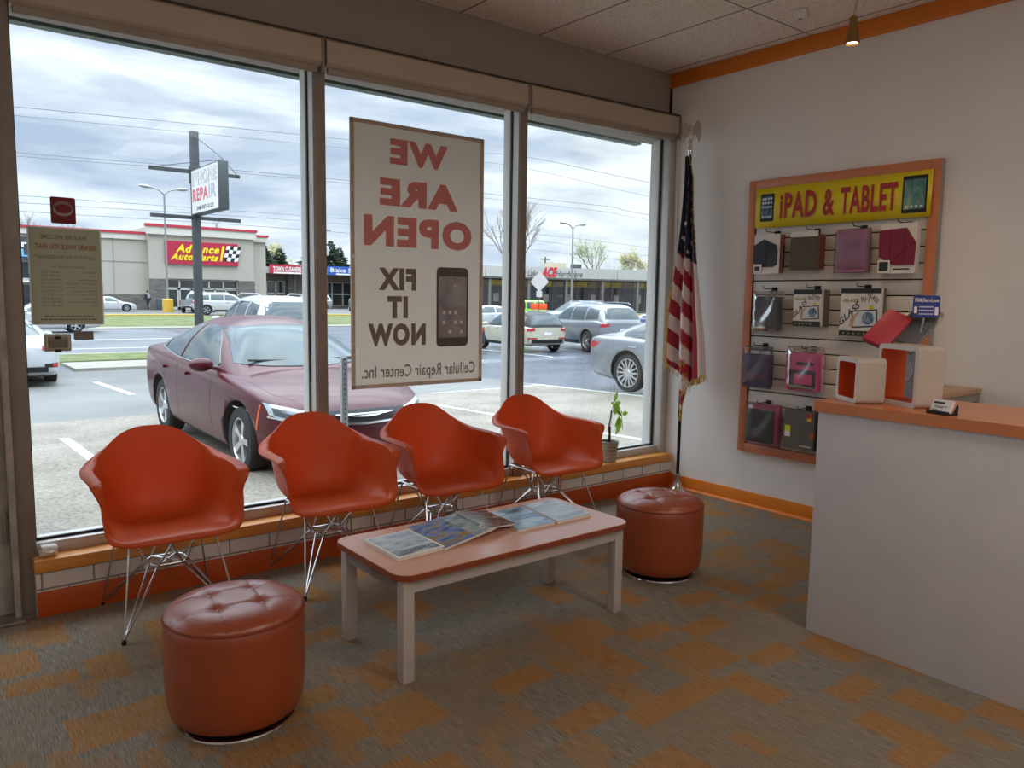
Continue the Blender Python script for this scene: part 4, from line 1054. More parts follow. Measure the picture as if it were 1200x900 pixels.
# the flag itself: cloth falling in folds from the top of the pole
t = thing('flag', 'draped stars and stripes flag with gold fringe hanging from the corner pole', 'flag', (-.17, -.215, 0))
FN, FM = 150, 90
Lk = [(0, .012), (.15, .005), (.3, .01), (.45, .025), (.6, .045), (.75, .06), (.88, .06), (1, .035)]      # left edge (towards the window), by drop
Rk = [(0, -.02), (.1, -.07), (.25, -.09), (.4, -.125), (.55, -.165), (.7, -.205), (.85, -.245), (1, -.265)]
ZT, = (2.575,)
Zb = [(0, 1.03), (.12, .95), (.25, .86), (.36, .64), (.45, .70), (.52, .86), (.6, .95), (.66, .92), (.8, .93), (1, .96)]
def flag_pt(u, v):
    zb = ip(Zb, u); z = ZT + (zb - ZT) * v
    vv = (ZT - z) / (ZT - .95); vv = min(vv, 1.0)
    yl, yr = ip(Lk, vv), ip(Rk, vv)
    if z < .95: k = (.95 - z) / .32; yl -= .05 * k * (1 - u); 
    y = yl + (yr - yl) * u
    amp = .012 + .03 * vv
    x = -.018 - amp * (1 + sin(2 * pi * (2.3 * u + .25 * vv) + .6)) - .018 * vv * sin(2 * pi * 4.1 * u + 2 * vv) - .03 * vv * (1 - abs(2 * u - 1))
    y += .008 * vv * sin(2 * pi * 3 * u + 1.3)
    return Vector((x, y, z))
FB, FW, FR = mat('flag_blue', '1c2138', .7, var=.1, sheen=.2), mat('flag_white', 'd9cfcd', .7, var=.05, sheen=.2), mat('flag_red', '9b1930', .7, var=.08, sheen=.2)
GOLD = mat('fringe_gold', 'c8a135', .5, .2, var=.2, vs=60)
bm = BM(); rows = [[flag_pt(j / FM, i / FN) for j in range(FM + 1)] for i in range(FN + 1)]
V, F = grid(bm, rows)
k = 0
for i in range(FN):
    for j in range(FM):
        u = (j + .5) / FM; v = (i + .5) / FN; z = rows[i][j].z; drop = ZT - z
        edge = .70 + .10 * u
        if u > .62: red = u < .84
        else:
            q = (drop - .55 * u - .79) / .1175; red = int(math.floor(q)) % 2 == 0
        if drop < edge: red = None
        F[k].material_index = 0 if red is None else (2 if red else 1); k += 1
# stars lie on the blue part
def star(u, drop, r):
    vb = ip(Zb, u); v = drop / (ZT - vb)
    c = flag_pt(u, v); du = flag_pt(u + .02, v) - c; dv = c - flag_pt(u, v + .01); du.normalize(); dv = (dv - du * dv.dot(du)).normalized(); n = du.cross(dv).normalized()
    if n.x > 0: n = -n
    vs = [bm.verts.new(c + n * .005 + (du * cos(a * pi / 5 + pi / 2) + dv * sin(a * pi / 5 + pi / 2)) * (r if a % 2 == 0 else r * .4)) for a in range(10)]
    bm.faces.new(vs).material_index = 1
for u, drop in [(.3, .2), (.3, .28), (.28, .36), (.26, .44), (.26, .52), (.25, .60), (.24, .67), (.72, .24), (.7, .32), (.7, .40), (.66, .48), (.68, .56), (.64, .64), (.55, .71), (.48, .5), (.46, .62), (.12, .6)]:
    star(u, drop, .022)
cl = obj('cloth', bm, [FB, FW, FR], t, ang=180)
sd = cl.modifiers.new('s', 'SOLIDIFY'); sd.thickness = .0015
bm = BM(); rr = random.Random(9)
def fringe(path, l, dirn, step=1):
    for i, p in enumerate(path):
        for _ in range(2):
            q = p + Vector((rr.uniform(-.003, .003), rr.uniform(-.004, .004), 0)); d = Vector(dirn) + Vector((rr.uniform(-.3, .3), rr.uniform(-.3, .3), rr.uniform(-.2, .2)))
            tube(bm, [q, q + d * l * .6, q + d * l + Vector((0, 0, -l * .3))], .0022, 4)
fringe([flag_pt(i / 80, 1.0) for i in range(81)], .035, (0, 0, -1))
fringe([flag_pt(.0, .62 + .38 * i / 60) for i in range(61)], .03, (-.1, .5, -.7))
fringe([flag_pt(1.0, .46 * i / 70) for i in range(71)], .013, (-.3, -.5, -.5))
fringe([flag_pt(.5 + .02 * sin(i), .8 + .2 * i / 20) + Vector((-.012, 0, 0)) for i in range(21)], .02, (-.2, .2, -.8))
obj('fringe', bm, GOLD, t, smooth=False, dbl=False)['kind'] = 'stuff'
# ------------------------------------------------------------------ vehicles
TYRE = mat('tyre_rubber', '1b1b1c', .8, var=.12); RIM = mat('alloy_rim', 'c9cacb', .28, .85, var=.03)
CGLASS = mat('car_glass', '39464a', .05, spec=.6, var=.1, vs=2)
WSGLASS = mat('windshield_glass', '39494d', .12, spec=.35, var=.3, vs=2.2)
LAMP_R = mat('tail_lamp_red', 'a8141c', .2, coat=.6); LAMP_C = mat('head_lamp_clear', 'b9c2c6', .12, .3, coat=.8)
TRIMB = mat('trim_black', '161718', .45); PLATE = mat('plate_white', 'd5d6da', .4); UNDER = mat('underbody', '0c0c0d', .9)
def paint(name, h, rough=.28, metal=.25): return mat(name, h, rough, metal, coat=1.0, var=.03)

def section(w, zb, zs, zt, boxy):
    """Half outline of the lower body, from the keel to the centre of the bonnet."""
    h = zs - zb
    K = [(0, zb), (.55 * w, zb), (.86 * w, zb + .01), (.955 * w, zb + .12 * h), (.99 * w, zb + .36 * h), (1.0 * w, zb + .58 * h), (.985 * w, zb + .82 * h),
         ((.955 if not boxy else .975) * w, zs - .01 * h), ((.86 if not boxy else .93) * w, zs + .35 * (zt - zs)), (.6 * w, zs + .78 * (zt - zs)), (.3 * w, zs + .96 * (zt - zs)), (0, zt)]
    return [(v.x, v.y) for v in cr([Vector((a, b, 0)) for a, b in K], 3)]

def make_car(name, label, cat, loc, heading, pm, S, spokes=5, rimd=.67, extras=None, group=None, simple=False):
    """heading: direction of the nose in the ground plane, degrees from +x."""
    t = thing(name, label, cat, loc, radians(heading), group)
    boxy = S.get('boxy', 0)
    xs0, xs1 = S['w'][0][0], S['w'][-1][0]
    n = 64
    xs = [xs0 + (xs1 - xs0) * (.5 - .5 * cos(pi * (i / n))) * 1.0 for i in range(n + 1)]
    rows = []
    for x in xs:
        half = section(ip(S['w'], x), ip(S['zb'], x), ip(S['zs'], x), ip(S['zt'], x), boxy)
        rows.append([Vector((x, y, z)) for y, z in half] + [Vector((x, -y, z)) for y, z in half[-2:0:-1]])
    bm = BM(); V, F = grid(bm, rows, cu=True)
    bm.faces.new(V[0]); bm.faces.new(V[-1])
    body = obj('body', bm, [pm, UNDER], t, ang=40)
    wr = S['wr']
    W_ = max(k[1] for k in S['w'])
    cut = []
    for ax in S['axles']:
        for s in (-1, 1):
            bm = BM(); lathe(bm, [(wr + .055, -.16), (wr + .055, .4)], 40, M=Matrix.Translation((ax, s * (W_ - .1), wr + .01)) @ Matrix.Rotation(-s * pi / 2, 4, 'X'), mi=1)
            c = obj('cut', bm, [pm, UNDER], t); cut.append(c)
            md = body.modifiers.new('b', 'BOOLEAN'); md.operation = 'DIFFERENCE'; md.object = c; md.solver = 'EXACT'
    dg = bpy.context.evaluated_depsgraph_get()
    me = bpy.data.meshes.new_from_object(body.evaluated_get(dg)); body.modifiers.clear(); old = body.data; body.data = me; bpy.data.meshes.remove(old)
    for c in cut:
        m_ = c.data; bpy.data.objects.remove(c); bpy.data.meshes.remove(m_)
    # cabin
    cab = None
    if 'zr' in S:
        c0, c1 = S['zr'][0][0], S['zr'][-1][0]
        rows = []
        N_ = 56
        for i in range(N_ + 1):
            x = c0 + (c1 - c0) * i / N_
            zr = ip(S['zr'], x); zs = ip(S['belt'], x); wb = ip(S['cw'], x); tw = S['tumble'] * max(0.05, min(1, (zr - zs) / S['ch']))
            half = []
            for k in range(19):
                a = pi / 2 * k / 18; p = 2 / S.get('cn', 3.6)
                yn, zn = cos(a) ** p, sin(a) ** p
                half.append(Vector((x, yn * (wb - tw * zn), zs - .03 + (zr - zs + .03) * zn)))
            rows.append(half + [Vector((v.x, -v.y, v.z)) for v in half[-2::-1]])
        bm = BM(); V, F = grid(bm, rows); bm.faces.new(V[0]); bm.faces.new(V[-1][::-1])
        cab = obj('cabin', bm, S.get('roof_mat', pm), t, ang=40)
    bpy.context.view_layer.update()
    def tree(o):
        return BVHTree.FromPolygons([v.co for v in o.data.vertices], [tuple(p.vertices) for p in o.data.polygons])
    TR = {'body': tree(body)}
    if cab: TR['cabin'] = tree(cab)
    AX = {'left': (Vector((0, 1, 0)), lambda a, b: Vector((a, 4, b))), 'right': (Vector((0, -1, 0)), lambda a, b: Vector((a, -4, b))),
          'front': (Vector((1, 0, 0)), lambda a, b: Vector((8, a, b))), 'back': (Vector((-1, 0, 0)), lambda a, b: Vector((-8, a, b))), 'top': (Vector((0, 0, 1)), lambda a, b: Vector((a, b, 6)))}
    def patch(pname, m, on, view, lo, hi, off=.006, nu=14, nv=7, parent=None):
        """Panel lying on the bodywork: the strip between polylines lo and hi, thrown onto the body along the view."""
        ax, mk = AX[view]
        def res(P, k):
            P = [Vector((a, b, 0)) for a, b in P]
            L = [0]
            for i in range(1, len(P)): L.append(L[-1] + (P[i] - P[i - 1]).length)
            o = []
            for i in range(k + 1):
                s = L[-1] * i / k
                j = max(j_ for j_ in range(len(P)) if L[j_] <= s + 1e-9); j = min(j, len(P) - 2)
                d = L[j + 1] - L[j]; f = (s - L[j]) / d if d else 0
                o.append(P[j].lerp(P[j + 1], f))
            return o
        A, B = res(lo, nu), res(hi, nu)
        rows = []
        lastd = None
        for j in range(nv + 1):
            row = []
            for i in range(nu + 1):
                p = A[i].lerp(B[i], j / nv)
                hit = TR[on].ray_cast(mk(p.x, p.y), -ax)
                if hit[0] is None: row.append(None)
                else: row.append(hit[0])
            rows.append(row)
        flat = [p for r in rows for p in r if p]
        if not flat: return None
        # a miss takes the depth of its nearest hit, held to the outline
        for j, r in enumerate(rows):
            for i, p in enumerate(r):
                if p is None:
                    q = A[i].lerp(B[i], j / nv); src = mk(q.x, q.y)
                    best = min(flat, key=lambda h: ((h - src) - ax * (h - src).dot(ax)).length)
                    r[i] = src + ax * (best - src).dot(ax)
        bm = BM()
        top = [[p + ax * off for p in r] for r in rows]; bot = [[p - ax * .02 for p in r] for r in rows]
        grid(bm, top)
        for e in ((top[0], bot[0]), (top[-1], bot[-1]), ([r[0] for r in top], [r[0] for r in bot]), ([r[-1] for r in top], [r[-1] for r in bot])): grid(bm, [list(e[0]), list(e[1])])
        return obj(pname, bm, m, parent or t, ang=35)
    # wheels
    for ax in S['axles']:
        for s in (-1, 1):
            M = Matrix.Translation((ax, s * (W_ - .015 - S.get('wi', 0)), wr)) @ Matrix.Rotation(-s * pi / 2, 4, 'X')
            bm = BM(); rr_ = wr * rimd
            lathe(bm, [(rr_, -.2), (wr * .93, -.2), (wr * .985, -.185), (wr, -.16), (wr, -.045), (wr * .985, -.02), (wr * .93, 0), (rr_ * 1.02, .004), (rr_, -.01)], 40 if not simple else 24, M=M, cap0=False, cap1=False)
            wh = obj('wheel', bm, TYRE, t)
            bm = BM(); lathe(bm, [(rr_ * 1.01, -.19), (rr_ * 1.01, -.004), (rr_ * .95, -.002), (rr_ * .92, -.02), (rr_ * .92, -.17)], 40 if not simple else 24, M=M, cap0=False, cap1=False)
            lathe(bm, [(.001, -.012), (.05, -.012), (.06, -.022), (.06, -.06)], 16, M=M, cap0=False, cap1=False)
            for k in range(spokes):
                for tw in ((-.1, .1) if spokes <= 7 else (0,)):
                    a = 2 * pi * k / spokes + tw
                    Ms = M @ Matrix.Rotation(a, 4, 'Z')
                    wd = rr_ * (.15 if spokes <= 7 else .12)
                    vs = [Vector((.04, -wd * .55, 0)), Vector((rr_ * .95, -wd * .5 , 0)), Vector((rr_ * .95, wd * .5, 0)), Vector((.04, wd * .55, 0))]
                    fr = [bm.verts.new(Ms @ (v + Vector((0, 0, -.02 if v.x < .1 else -.012)))) for v in vs]; bk = [bm.verts.new(Ms @ (v + Vector((0, 0, -.06)))) for v in vs]
                    bm.faces.new(fr)
                    for q in range(4): bm.faces.new((fr[q], fr[(q + 1) % 4], bk[(q + 1) % 4], bk[q]))
            obj('rim', bm, RIM, wh)
            bm = BM(); lathe(bm, [(.001, -.1), (rr_ * .9, -.1)], 24, M=M, cap0=False, cap1=False); obj('brake_disc', bm, UNDER, wh)
    return t, patch, body, cab

def mir(P, s): return [(a * 1, b) for a, b in P]
def side_windows(patch, polys, m=CGLASS):
    for lo, hi in polys:
        for v in ('left', 'right'): patch('side_window', m, 'cabin', v, lo, hi, .008)

def fb(patch, name, m, on, view, y0, y1, z0, z1, off=.008, nu=8, nv=4):
    return patch(name, m, on, view, [(y0, z0), (y1, z0)], [(y0, z1), (y1, z1)], off, nu, nv)

def mirror_parts(t, pm, x, y, z):
    for s in (-1, 1):
        bm = BM(); M = Matrix.Translation((x, s * y, z)) @ Matrix.Diagonal((.7, 1.25, .72, 1))
        bmesh.ops.create_uvsphere(bm, u_segments=20, v_segments=12, radius=.1, matrix=M); tube(bm, [(x + .02, s * (y - .2), z - .05), (x, s * (y - .05), z - .02)], .022, 8)
        obj('wing_mirror', bm, pm, t)

def sedan_spec(L=4.88, W=.925, H=1.49, wr=.335):
    k = L / 4.88; h = H / 1.49
    X = lambda K: [(a * k, b) for a, b in K]; Z = lambda K: [(a * k, b * h) for a, b in K]
    return dict(
        w=[(a * k, b * W / .925) for a, b in [(-2.44, .52), (-2.40, .70), (-2.25, .82), (-1.8, .895), (-1.0, .922), (0, .925), (1.0, .92), (1.6, .895), (2.0, .83), (2.2, .74), (2.34, .60), (2.41, .44), (2.44, .28)]],
        zb=Z([(-2.44, .48), (-2.36, .33), (-2.1, .24), (-1.6, .2), (1.6, .18), (2.1, .18), (2.34, .21), (2.44, .3)]),
        zs=Z([(-2.44, .86), (-2.34, .97), (-2.0, 1.01), (-1.2, 1.0), (0, .955), (1.0, .915), (1.5, .86), (1.9, .79), (2.2, .71), (2.38, .62), (2.44, .5)]),
        zt=Z([(-2.44, .88), (-2.36, 1.03), (-2.0, 1.09), (-1.2, 1.10), (.6, 1.02), (1.0, 1.005), (1.5, .95), (1.9, .88), (2.2, .79), (2.38, .67), (2.44, .52)]),
        zr=Z([(-2.0, 1.06), (-1.75, 1.17), (-1.3, 1.34), (-.8, 1.455), (-.3, 1.49), (.1, 1.475), (.4, 1.40), (.75, 1.24), (1.12, 1.03), (1.25, .97)]),
        belt=Z([(-2.0, .99), (0, .955), (1.25, .90)]), cw=[(a * k, b * W / .925) for a, b in [(-2.0, .74), (-1.4, .84), (-.5, .885), (.4, .885), (.9, .86), (1.25, .80)]],
        tumble=.265, ch=.48 * h, wr=wr, wi=.03, axles=(1.49 * k, -1.253 * k), cn=3.2)

def suv_spec(L=4.9, W=.97, H=1.75, wr=.375, boxy=0, rear=0):
    k = L / 4.9; h = H / 1.75
    X = lambda K: [(a * k, b) for a, b in K]; Z = lambda K: [(a * k, b * h) for a, b in K]
    return dict(
        w=[(a * k, b * W / .97) for a, b in [(-2.45, .62), (-2.42, .78), (-2.3, .89), (-1.8, .95), (0, .97), (1.3, .96), (1.9, .90), (2.2, .80), (2.36, .68), (2.45, .45)]],
        zb=Z([(-2.45, .5), (-2.3, .36), (-1.7, .28), (1.7, .26), (2.25, .28), (2.45, .42)]),
        zs=Z([(-2.45, 1.06), (-2.0, 1.12), (0, 1.08), (1.1, 1.05), (1.8, .99), (2.2, .92), (2.45, .74)]),
        zt=Z([(-2.45, 1.08), (-2.0, 1.18), (0, 1.16), (1.1, 1.15), (1.8, 1.10), (2.2, 1.0), (2.45, .78)]),
        zr=Z([(-2.44, 1.05), (-2.38, 1.2), (-2.2, 1.52), (-2.05, 1.66), (-1.6, 1.73), (-.6, 1.75), (.1, 1.72), (.45, 1.62), (.8, 1.42), (1.2, 1.14), (1.3, 1.08)]),
        belt=Z([(-2.44, 1.06), (0, 1.08), (1.3, 1.04)]), cw=[(a * k, b * W / .97) for a, b in [(-2.44, .72), (-2.2, .86), (-1.2, .92), (.5, .92), (1.0, .89), (1.3, .84)]],
        tumble=.2, ch=.62 * h, wr=wr, axles=(1.48 * k, -1.5 * k), cn=4.2, boxy=boxy)

# -------- the red sedan
RED_P = mat('sedan_red', '460812', .33, .05, coat=.32, spec=.25, var=.04)
gy = -.235
S = sedan_spec()
t, patch, body, cab = make_car('sedan', 'dark red sedan parked nose-in right outside the left window panes', 'car', (-1.44, 4.93, gy), -90, RED_P, S, 5)
t.rotation_euler = (0, radians(.7), radians(-90))
for v in ('left', 'right'):
    patch('side_window', CGLASS, 'cabin', v, [(-.42, 1.005), (.2, .99), (.72, .99)], [(-.42, 1.375), (-.15, 1.39), (.06, 1.37), (.34, 1.25), (.72, 1.03)], .008, 18, 8)
    patch('side_window', CGLASS, 'cabin', v, [(-1.32, 1.05), (-.5, 1.01)], [(-1.32, 1.19), (-1.1, 1.28), (-.8, 1.355), (-.5, 1.383)], .008, 14, 8)
    patch('side_window', CGLASS, 'cabin', v, [(-1.66, 1.08), (-1.38, 1.06)], [(-1.66, 1.10), (-1.38, 1.17)], .008, 6, 3)
    for xd in (-.47, .72, -1.02):
        patch('door_seam', TRIMB, 'body', v, [(xd, .34), (xd - .004, .92)], [(xd + .009, .34), (xd + .005, .92)], .001, 12, 1)
    for xd in (-.28, -1.18):
        patch('door_handle', RED_P, 'body', v, [(xd, .845), (xd + .22, .835)], [(xd, .875), (xd + .22, .865)], .035, 6, 2)
    patch('window_trim', CHROME, 'cabin', v, [(-1.7, 1.06), (-.5, .99), (.82, .965)], [(-1.7, 1.075), (-.5, 1.003), (.82, .978)], .011, 16, 1)
    patch('rocker', TRIMB, 'body', v, [(-.85, .2), (1.05, .19)], [(-.85, .235), (1.05, .225)], .006, 10, 1)
    patch('side_marker', mat('marker_amber', 'c9571d', .3), 'body', v, [(1.875, .50), (1.905, .74)], [(1.90, .50), (1.93, .735)], .004, 6, 1)
patch('windshield', WSGLASS, 'cabin', 'front', [(-.73, 1.045), (-.4, 1.02), (0, 1.01), (.4, 1.02), (.73, 1.045)], [(-.555, 1.375), (-.3, 1.405), (0, 1.415), (.3, 1.405), (.555, 1.375)], .016, 24, 12)
patch('rear_window', CGLASS, 'cabin', 'back', [(-.66, 1.12), (.66, 1.12)], [(-.52, 1.38), (.52, 1.38)], .008, 14, 6)
patch('shade_band', mat('band_grey', '4c585b', .1, coat=.6), 'cabin', 'front', [(-.15, 1.33), (.15, 1.33)], [(-.11, 1.40), (.11, 1.40)], .010, 6, 3)
for s in (-1, 1):
    hl = patch('headlight', LAMP_C, 'body', 'front', [(s * .80, .66), (s * .70, .61), (s * .46, .625)], [(s * .815, .765), (s * .70, .745), (s * .46, .69)], .012, 12, 5)
    bm = BM()
    p = None
    patch('lamp_lens', mat('lens_dark', '4e565b', .08, .5, coat=1), 'body', 'front', [(s * .775, .66), (s * .70, .645), (s * .5, .645)], [(s * .785, .73), (s * .70, .72), (s * .5, .677)], .016, 10, 4, hl)
    patch('fog_trim', CHROME, 'body', 'front', [(s * .76, .345), (s * .56, .325)], [(s * .76, .363), (s * .56, .345)], .012, 8, 2)
    patch('fog_recess', TRIMB, 'body', 'front', [(s * .75, .368), (s * .58, .35)], [(s * .73, .42), (s * .62, .40)], .004, 8, 2)
    patch('tail_light', LAMP_R, 'body', 'back', [(s * .80, .80), (s * .45, .80)], [(s * .80, .93), (s * .45, .93)], .012, 8, 3)
    # wiper along the foot of the windshield
    bm = BM(); tube(bm, [(1.06, s * .05, 1.055), (1.04, s * .62, 1.075)], .012, 6); obj('wiper', bm, TRIMB, t)
MESH_G = mat('grille_mesh', '26282a', .4, .5, var=.5, vs=60)
patch('grille', MESH_G, 'body', 'front', [(-.46, .60), (-.2, .575), (.2, .575), (.46, .60)], [(-.46, .695), (-.2, .70), (.2, .70), (.46, .695)], .008, 18, 5)
patch('grille_bar', CHROME, 'body', 'front', [(-.88, .645), (-.5, .585), (0, .56), (.5, .585), (.88, .645)], [(-.88, .66), (-.5, .603), (0, .58), (.5, .603), (.88, .66)], .02, 24, 2)
wing = patch('grille_wing', CHROME, 'body', 'front', [(-.3, .665), (-.06, .632), (.06, .632), (.3, .665)], [(-.3, .672), (-.06, .668), (.06, .668), (.3, .672)], .03, 14, 3)
patch('lower_grille', TRIMB, 'body', 'front', [(-.55, .27), (.55, .27)], [(-.5, .40), (.5, .40)], .006, 14, 4)
patch('bonnet_seam', TRIMB, 'body', 'top', [(1.28, .775), (1.9, .71), (2.22, .52)], [(1.28, .78), (1.9, .715), (2.22, .527)], .001, 16, 1); patch('bonnet_seam', TRIMB, 'body', 'top', [(1.28, -.78), (1.9, -.715), (2.22, -.527)], [(1.28, -.775), (1.9, -.71), (2.22, -.52)], .001, 16, 1)
mirror_parts(t, RED_P, .74, 1.0, 1.02)
bm = BM(); tube(bm, [(-1.15, 0, 1.40), (-1.25, 0, 1.45), (-1.30, 0, 1.44)], [.04, .02, .006], 8); obj('roof_fin', bm, RED_P, t)

def generic_sedan(label, cat, loc, heading, pm, rear=True, group=None, L=4.8, W=.91, H=1.46, simple=True, spokes=5, extra=None, wr=.325, rimd=.67):
    S = sedan_spec(L, W, H, wr); k = L / 4.88; h = H / 1.49
    t, patch, body, cab = make_car('sedan', label, cat, loc, heading, pm, S, spokes, rimd, None, group, simple)
    z = lambda v: v * h; w = W / .925
    for v in ('left', 'right'):
        patch('side_window', CGLASS, 'cabin', v, [(-.42 * k, z(1.005)), (.78 * k, z(.985))], [(-.42 * k, z(1.385)), (.12 * k, z(1.38)), (.42 * k, z(1.26)), (.78 * k, z(1.06))], .008, 14, 5)
        patch('side_window', CGLASS, 'cabin', v, [(-1.45 * k, z(1.06)), (-.5 * k, z(1.01))], [(-1.45 * k, z(1.14)), (-1.1 * k, z(1.28)), (-.5 * k, z(1.383))], .008, 12, 5)
        patch('door_handle', CHROME, 'body', v, [(-.28 * k, z(.85)), (-.08 * k, z(.845))], [(-.28 * k, z(.875)), (-.08 * k, z(.87))], .03, 4, 1)
        patch('door_handle', CHROME, 'body', v, [(-1.2 * k, z(.86)), (-1.0 * k, z(.855))], [(-1.2 * k, z(.885)), (-1.0 * k, z(.88))], .03, 4, 1)
    patch('windshield', WSGLASS, 'cabin', 'front', [(-.72 * w, z(1.05)), (.72 * w, z(1.05))], [(-.55 * w, z(1.39)), (.55 * w, z(1.39))], .008, 12, 6)
    patch('rear_window', WSGLASS, 'cabin', 'back', [(-.66 * w, z(1.11)), (.66 * w, z(1.11))], [(-.53 * w, z(1.39)), (.53 * w, z(1.39))], .008, 12, 6)
    for s in (-1, 1):
        patch('tail_light', LAMP_R, 'body', 'back', [(s * .84 * w, z(.80)), (s * .5 * w, z(.82))], [(s * .86 * w, z(.93)), (s * .5 * w, z(.92))], .012, 8, 3)
        patch('headlight', LAMP_C, 'body', 'front', [(s * .84 * w, z(.64)), (s * .5 * w, z(.6))], [(s * .86 * w, z(.75)), (s * .5 * w, z(.68))], .012, 8, 3)
    pl = fb(patch, 'license_plate', PLATE, 'body', 'back', -.16, .16, z(.70), z(.80), .012, 4, 2)
    fb(patch, 'lower_trim', TRIMB, 'body', 'back', -.6 * w, .6 * w, z(.34), z(.46), .008, 8, 2)
    fb(patch, 'grille', TRIMB, 'body', 'front', -.4 * w, .4 * w, z(.42), z(.62), .008, 8, 3)
    mirror_parts(t, pm, .74 * k, W + .08, z(1.02))
    return t, patch

def generic_suv(label, cat, loc, heading, pm, L=4.9, W=.97, H=1.75, group=None, spokes=5, wr=.375, roof=None, name='suv', cladding=True):
    S = suv_spec(L, W, H, wr); k = L / 4.9; h = H / 1.75
    if roof: S['roof_mat'] = roof
    t, patch, body, cab = make_car(name, label, cat, loc, heading, pm, S, spokes, .64, None, group, True)
    z = lambda v: v * h; w = W / .97
    for v in ('left', 'right'):
        patch('side_window', CGLASS, 'cabin', v, [(-.2 * k, z(1.14)), (.85 * k, z(1.13))], [(-.2 * k, z(1.60)), (.28 * k, z(1.58)), (.6 * k, z(1.42)), (.85 * k, z(1.26))], .008, 12, 5)
        patch('side_window', CGLASS, 'cabin', v, [(-1.2 * k, z(1.15)), (-.28 * k, z(1.14))], [(-1.2 * k, z(1.60)), (-.28 * k, z(1.605))], .008, 10, 5)
        patch('side_window', CGLASS, 'cabin', v, [(-2.08 * k, z(1.2)), (-1.3 * k, z(1.17))], [(-1.98 * k, z(1.52)), (-1.3 * k, z(1.59))], .008, 10, 5)
        if cladding: patch('rocker', TRIMB, 'body', v, [(-.95 * k, z(.30)), (1.0 * k, z(.29))], [(-.95 * k, z(.42)), (1.0 * k, z(.41))], .008, 10, 2)
        patch('door_handle', CHROME, 'body', v, [(-.1 * k, z(1.0)), (.1 * k, z(1.0))], [(-.1 * k, z(1.03)), (.1 * k, z(1.03))], .03, 4, 1)
        bm = BM(); s = 1 if v == 'left' else -1
        tube(bm, [(-1.9 * k, s * .62 * w, z(1.70)), (-1.7 * k, s * .64 * w, z(1.77)), (-.2 * k, s * .66 * w, z(1.79)), (.1 * k, s * .66 * w, z(1.73))], .018, 6); obj('roof_rail', bm, pm, t)
    patch('windshield', WSGLASS, 'cabin', 'front', [(-.76 * w, z(1.16)), (.76 * w, z(1.16))], [(-.62 * w, z(1.62)), (.62 * w, z(1.62))], .008, 12, 6)
    patch('rear_window', CGLASS, 'cabin', 'back', [(-.70 * w, z(1.2)), (.70 * w, z(1.2))], [(-.6 * w, z(1.60)), (.6 * w, z(1.60))], .008, 12, 6)
    for s in (-1, 1):
        patch('tail_light', LAMP_R, 'body', 'back', [(s * .88 * w, z(.92)), (s * .58 * w, z(.95))], [(s * .86 * w, z(1.1)), (s * .58 * w, z(1.06))], .014, 8, 3)
        patch('headlight', LAMP_C, 'body', 'front', [(s * .86 * w, z(.78)), (s * .55 * w, z(.78))], [(s * .86 * w, z(.92)), (s * .55 * w, z(.90))], .012, 8, 3)
    fb(patch, 'license_plate', PLATE, 'body', 'back', -.16, .16, z(.76), z(.88), .012, 4, 2)
    fb(patch, 'bumper_trim', TRIMB, 'body', 'back', -.84 * w, .84 * w, z(.42), z(.58), .01, 10, 2)
    fb(patch, 'grille', TRIMB, 'body', 'front', -.5 * w, .5 * w, z(.58), z(.9), .008, 8, 3)
    mirror_parts(t, pm, .85 * k, W + .1, z(1.15))
    return t, patch
WHITE_P = paint('white_paint', 'b4b7b9', .3, 0); SILVER_P = paint('silver_paint', '8f949a', .3, .6); CREAM_P = paint('cream_paint', 'b2ad99', .3, 0); NAVY_P = paint('navy_paint', '1c2740', .3, .3)
GRAPH_P = paint('graphite_paint', '2f3438', .3, .4); LIME_P = paint('lime_paint', '7cc51e', .3, .0); BLUE_P = paint('blue_paint', '53648a', .3, .4)

# white sedan at the left, tail towards the shop
t, patch = generic_sedan('white sedan with its tail to the shop, half hidden by the left window edge', 'car', (-3.05, 16.55, -.47), 90, WHITE_P, L=4.63, W=.90, H=1.42)
for s in (-1, 1):
    patch('reflector', TRIMB, 'body', 'back', [(s * .80, .42), (s * .52, .43)], [(s * .80, .52), (s * .52, .50)], .012, 6, 2); patch('corner_lamp', LAMP_R, 'body', 'back', [(s * .80, .43), (s * .66, .44)], [(s * .80, .51), (s * .66, .50)], .018, 4, 2)
# silver sedan at the right edge
t, patch = generic_sedan('large silver sedan parked nose to the shop at the right edge of the window', 'car', (6.85, 4.75, -.24), -90, SILVER_P, L=5.05, W=.95, H=1.5, spokes=14, wr=.37, rimd=.74)
# cream hatchback
MS = dict(suv_spec(4.15, .9, 1.45, .32))
t, patch = generic_suv('cream hatchback with a dark roof, tail to the shop, left of the silver suv', 'car', (13.45, 18.65, -.40), 82, CREAM_P, L=4.15, W=.9, H=1.46, wr=.32, roof=TRIMB, name='hatchback')
for s in (-1, 1): patch('bumper_lamp', LAMP_R, 'body', 'back', [(s * .8, .50), (s * .45, .50)], [(s * .8, .55), (s * .45, .55)], .02, 5, 1)
t, patch = generic_suv('silver suv with its tail to the shop, between the cream hatchback and the silver sedan', 'car', (16.1, 17.6, -.40), 76, SILVER_P, L=5.05, W=1.0, H=1.78, wr=.39)
generic_sedan('dark navy sedan half hidden behind the right edge of the open banner', 'car', (10.2, 19.4, -.40), 86, NAVY_P, L=4.6, H=1.45)
